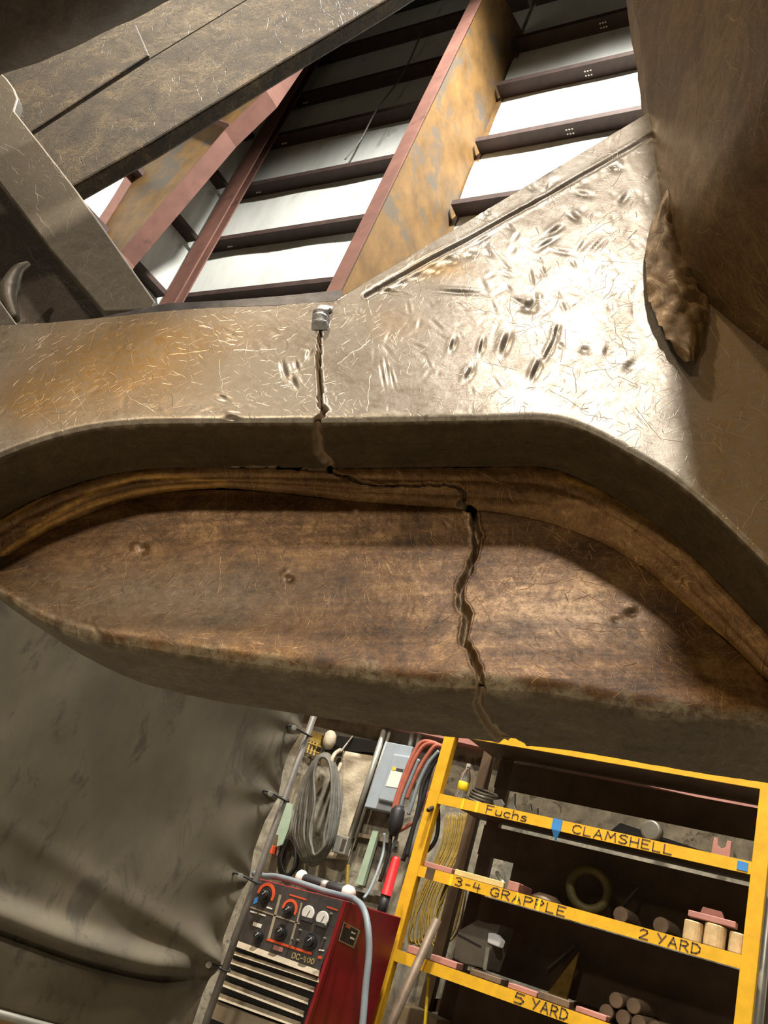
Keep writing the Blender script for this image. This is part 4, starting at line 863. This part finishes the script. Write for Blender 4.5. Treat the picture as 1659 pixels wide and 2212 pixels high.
# ------------------------------------------------------------------ things on the wall
def wq(pts, d, t): return prism([onwall(x, y, d) for x, y in pts], WN * t)
bs_n = []
for j in range(25):
    for i in range(13):
        a, b = i / 12, j / 24
        p0_, p1_ = np.array([742, 1622]), np.array([812, 1634]); q0_, q1_ = np.array([686, 1852]), np.array([752, 1858])
        p = (p0_ * (1 - a) + p1_ * a) * (1 - b) + (q0_ * (1 - a) + q1_ * a) * b
        bs_n.append(onwall(p[0], p[1], 0.05 + 0.018 * mnoise.noise(Vector((a * 3, b * 5, 1.3))) + 0.008 * math.sin(b * 23 + a * 5)))
sh = one('beige_sheeting', (np.array(bs_n), grid_faces(25, 13)), 'beige', 'creased beige sheeting hung on the wall between cable coil and conduits', 'sheeting', smooth=True)
so = sh.modifiers.new('thickness', 'SOLIDIFY'); so.thickness = 0.006
one('dark_gap_strip', wq([(705, 1588), (836, 1606), (831, 1630), (700, 1622)], 0.01, 0.04), 'black', 'black strip standing in for the dark gap above the beige sheeting', 'rail')  # shade of the gap below the girt, made as a black strip
for i, (a, b, r) in enumerate((((833, 1570), (757, 1808), 0.024), ((845, 1572), (768, 1811), 0.014))):
    one('conduit', tube([onwall(*a, 0.10), onwall(*b, 0.10)], r, 10), 'galv', ('thick pale conduit running down to the outlet box', 'thin conduit right beside the thick one')[i], 'conduit', 'conduits down the wall', smooth=True)
ob = thing('outlet_box', 'grey outlet box at the lower end of the conduits', 'outlet', onwall(744, 1828, 0.08))
obj('box_body', wq([(734, 1806), (762, 1812), (752, 1850), (724, 1843)], 0.085, 0.07), 'galv', ob, bevel=0.006)
obj('outlet_face', wq([(741, 1812), (749, 1814), (741, 1838), (733, 1836)], 0.156, 0.004), 'panel_dark', ob)
dbx = thing('disconnect_box', 'blue-grey electrical disconnect box with a white label', 'box', onwall(850, 1690, 0.05))
obj('box_body', wq([(848, 1611), (905, 1622), (862, 1762), (801, 1750)], 0.03, 0.12), 'grey_box', dbx, bevel=0.006)
cov = obj('cover', wq([(853, 1630), (890, 1636), (856, 1738), (819, 1729)], 0.15, 0.035), 'grey_box', dbx, bevel=0.012)
obj('warning_label', wq([(845, 1664), (869, 1669), (859, 1702), (833, 1698)], 0.186, 0.002), 'white', cov)
obj('name_label', wq([(857, 1659), (872, 1662), (870, 1668), (855, 1665)], 0.186, 0.002), 'panel_dark', cov)
obj('name_mark', wq([(849, 1656), (856, 1657), (854, 1664), (847, 1663)], 0.186, 0.002), 'bright_yellow', cov)
for i, (x, y) in enumerate(((890, 1570), (906, 1572))):
    one('conduit', tube([onwall(x + 12, y - 30, 0.09), onwall(x - 4, y + 42, 0.09)], 0.022, 10), 'galv', ('left conduit rising from the disconnect box', 'right conduit rising from the disconnect box')[i], 'conduit', 'conduits above the box', smooth=True)
one('strut_rail', wq([(775, 1800), (862, 1818), (860, 1826), (773, 1808)], 0.01, 0.04), 'tan', 'short perforated rail behind the green strut', 'rail')
one('strut_rail', wq([(700, 1900), (830, 1928), (828, 1938), (698, 1910)], 0.01, 0.06), 'galv', 'long rail low on the wall behind the welding machine', 'rail')
one('green_strut', wq([(810, 1796), (822, 1798), (788, 1914), (773, 1911)], 0.06, 0.04), 'green', 'pale green channel strut slanting beside the red handle', 'strut')
one('yellow_stick', tube([onwall(752, 1868, 0.10), onwall(749, 1918, 0.10)], 0.014, 8), 'yellow_rope', 'short yellow stick under the outlet box', 'stick')
# grey cable coil
cc = thing('cable_coil', 'big coil of grey cable hanging from a strap on the wall', 'cable', onwall(682, 1750, 0.12))
for i in range(17):
    f = (i / 16) ** 1.1; r1 = rg.uniform(-4, 4); r2 = rg.uniform(-5, 5); dd = 0.19 + 0.009 * i
    P = [(716 - 8 * f, 1636 + 5 * f), (694 - 6 * f + r1, 1630 + 8 * f), (666 + 12 * f, 1664 + 8 * f), (643 + 34 * f + r1, 1735), (634 + 38 * f + r2, 1800), (650 + 24 * f, 1850 - 16 * f + r2), (676 + 4 * f, 1867 - 22 * f + r1), (704 - 6 * f, 1848 - 18 * f), (724 - 20 * f + r2, 1800), (734 - 22 * f + r1, 1735), (730 - 14 * f, 1676)]
    obj('loop', tube(smooth_path([onwall(x, y, dd) for x, y in P], 5, True), 0.0115, 8, True), 'cable', cc, smooth=True)
obj('strap', tube(smooth_path([onwall(735, 1620, 0.08), onwall(722, 1630, 0.26), onwall(716, 1650, 0.28), onwall(726, 1668, 0.2), onwall(736, 1650, 0.1)], 5), 0.016, 8), 'beige', cc, smooth=True)
obj('cord', tube([onwall(762, 1590, 0.06), onwall(735, 1625, 0.1)], 0.008, 6), 'galv', cc)
cc2 = thing('cable_bundle', 'small dark cable bundle hanging below left of the big coil', 'cable', onwall(622, 1850, 0.1))
for i in range(6):
    f = i / 5; P = [(632 - 6 * f, 1812), (612 + 8 * f, 1822), (602 + 6 * f, 1856), (606 + 8 * f, 1886 - 3 * f), (624, 1893 - 4 * f), (640 - 5 * f, 1872), (642 - 4 * f, 1836)]
    obj('loop', tube(smooth_path([onwall(x, y, 0.03 + 0.011 * i) for x, y in P], 5, True), 0.011, 7, True), 'black', cc2, smooth=True)
one('pale_bracket', wq([(619, 1735), (634, 1738), (627, 1790), (612, 1826), (600, 1830), (604, 1806), (596, 1802)], 0.08, 0.02), 'green', 'pale green cut plate hanging left of the big cable coil', 'plate', bevel=0.002)
one('orange_case', wq([(584, 1826), (600, 1830), (596, 1848), (580, 1843)], 0.05, 0.07), 'orange_red', 'small orange case low on the wall beside the pipe frame', 'case', bevel=0.004)
yr = thing('yellow_rack', 'small yellow wire rack behind the top of the welding screen pole', 'rack', onwall(680, 1600, 0.05))
obj('back', wq([(676, 1580), (700, 1590), (694, 1612), (672, 1600)], 0.04, 0.03), 'yellow_rope', yr)
for k in range(4): obj('wire', tube([onwall(664 + 7 * k, 1600 + 2 * k, 0.10), onwall(656 + 7 * k, 1624 + 3 * k, 0.16)], 0.008, 6), 'yellow_rope', yr)
for k in range(2): obj('wire', tube([onwall(660 - 3 * k, 1603 + 14 * k, 0.10), onwall(694 - 3 * k, 1614 + 14 * k, 0.16)], 0.008, 6), 'yellow_rope', yr)
one('work_glove', lathe(onwall(712, 1598, 0.17), (0.25, -0.2, -1), [(0.03, -0.07), (0.05, -0.04), (0.055, 0.02), (0.04, 0.06), (0.02, 0.075)], 10), 'beige', 'crumpled beige glove on the small yellow wire rack', 'glove', smooth=True)
# hoses over a hook by the rack
hs = thing('hose_bundle', 'bundle of red and black hoses draped beside the disconnect box', 'hose', onwall(900, 1700, 0.3))
hp_ = [('rubber_red', [(952, 1612), (930, 1603), (908, 1606), (888, 1640), (872, 1680), (858, 1718), (850, 1750), (846, 1790)], .017),
       ('rubber_red', [(956, 1618), (938, 1606), (915, 1612), (896, 1640), (878, 1680), (862, 1722), (854, 1755), (850, 1800)], .017),
       ('rubber_red', [(955, 1612), (940, 1612), (922, 1634), (905, 1662), (890, 1695), (878, 1726)], .017),
       ('rubber_red', [(940, 1700), (922, 1720), (910, 1745), (900, 1770), (880, 1785), (862, 1795)], .014),
       ('black', [(958, 1620), (940, 1640), (925, 1680), (915, 1720), (900, 1765), (886, 1810), (870, 1860)], .017),
       ('black', [(955, 1625), (930, 1660), (912, 1700), (905, 1740), (890, 1800), (878, 1850)], .016),
       ('hose', [(948, 1622), (925, 1650), (905, 1690), (892, 1730), (882, 1760)], .014),
       ('hose', [(905, 1640), (888, 1680), (872, 1720), (862, 1760), (856, 1810), (840, 1845)], .013),
       ('black', [(870, 1740), (852, 1770), (845, 1800), (838, 1850), (820, 1905)], .014)]
for i, (mt, P, r) in enumerate(hp_): obj('hose', tube(smooth_path([onwall(x, y, 0.30 + 0.022 * i) for x, y in P], 6), r, 8), mt, hs, smooth=True)
obj('clamp', lathe(onwall(862, 1742, 0.5), onwall(850, 1800, 0.5) - onwall(862, 1742, 0.5), [(0.03, 0), (0.05, 0.03), (0.052, 0.12), (0.04, 0.17), (0.02, 0.2)], 12), 'black', hs, smooth=True)
rh = thing('red_handle', 'bright red tubular handle hanging left of the yellow rack', 'handle', onwall(845, 1890, 0.4))
ra, rb_ = onwall(857, 1850, 0.42), onwall(834, 1934, 0.42)
obj('grip', lathe(ra, rb_ - ra, [(0.022, 0), (0.034, 0.02), (0.036, 0.25), (0.04, np.linalg.norm(rb_ - ra))], 14), 'red_plastic', rh, smooth=True)
obj('tip', lathe(rb_, rb_ - ra, [(0.034, 0), (0.034, 0.1), (0.025, 0.11)], 14), 'black', rh, smooth=True)
hk = smooth_path([at(926, 1748, 4.58), at(905, 1752, 4.56), at(897, 1772, 4.56), at(903, 1800, 4.6)], 6)
hk2 = smooth_path([at(925, 1750, 4.54), at(945, 1745, 4.68), at(946, 1790, 4.74), at(938, 1820, 4.74), at(920, 1840, 4.75), at(902, 1848, 4.75)], 6)
one('cable_loop', tube(hk2, 0.013, 8), 'black', 'black cable looped around the left yellow upright', 'cable', smooth=True)
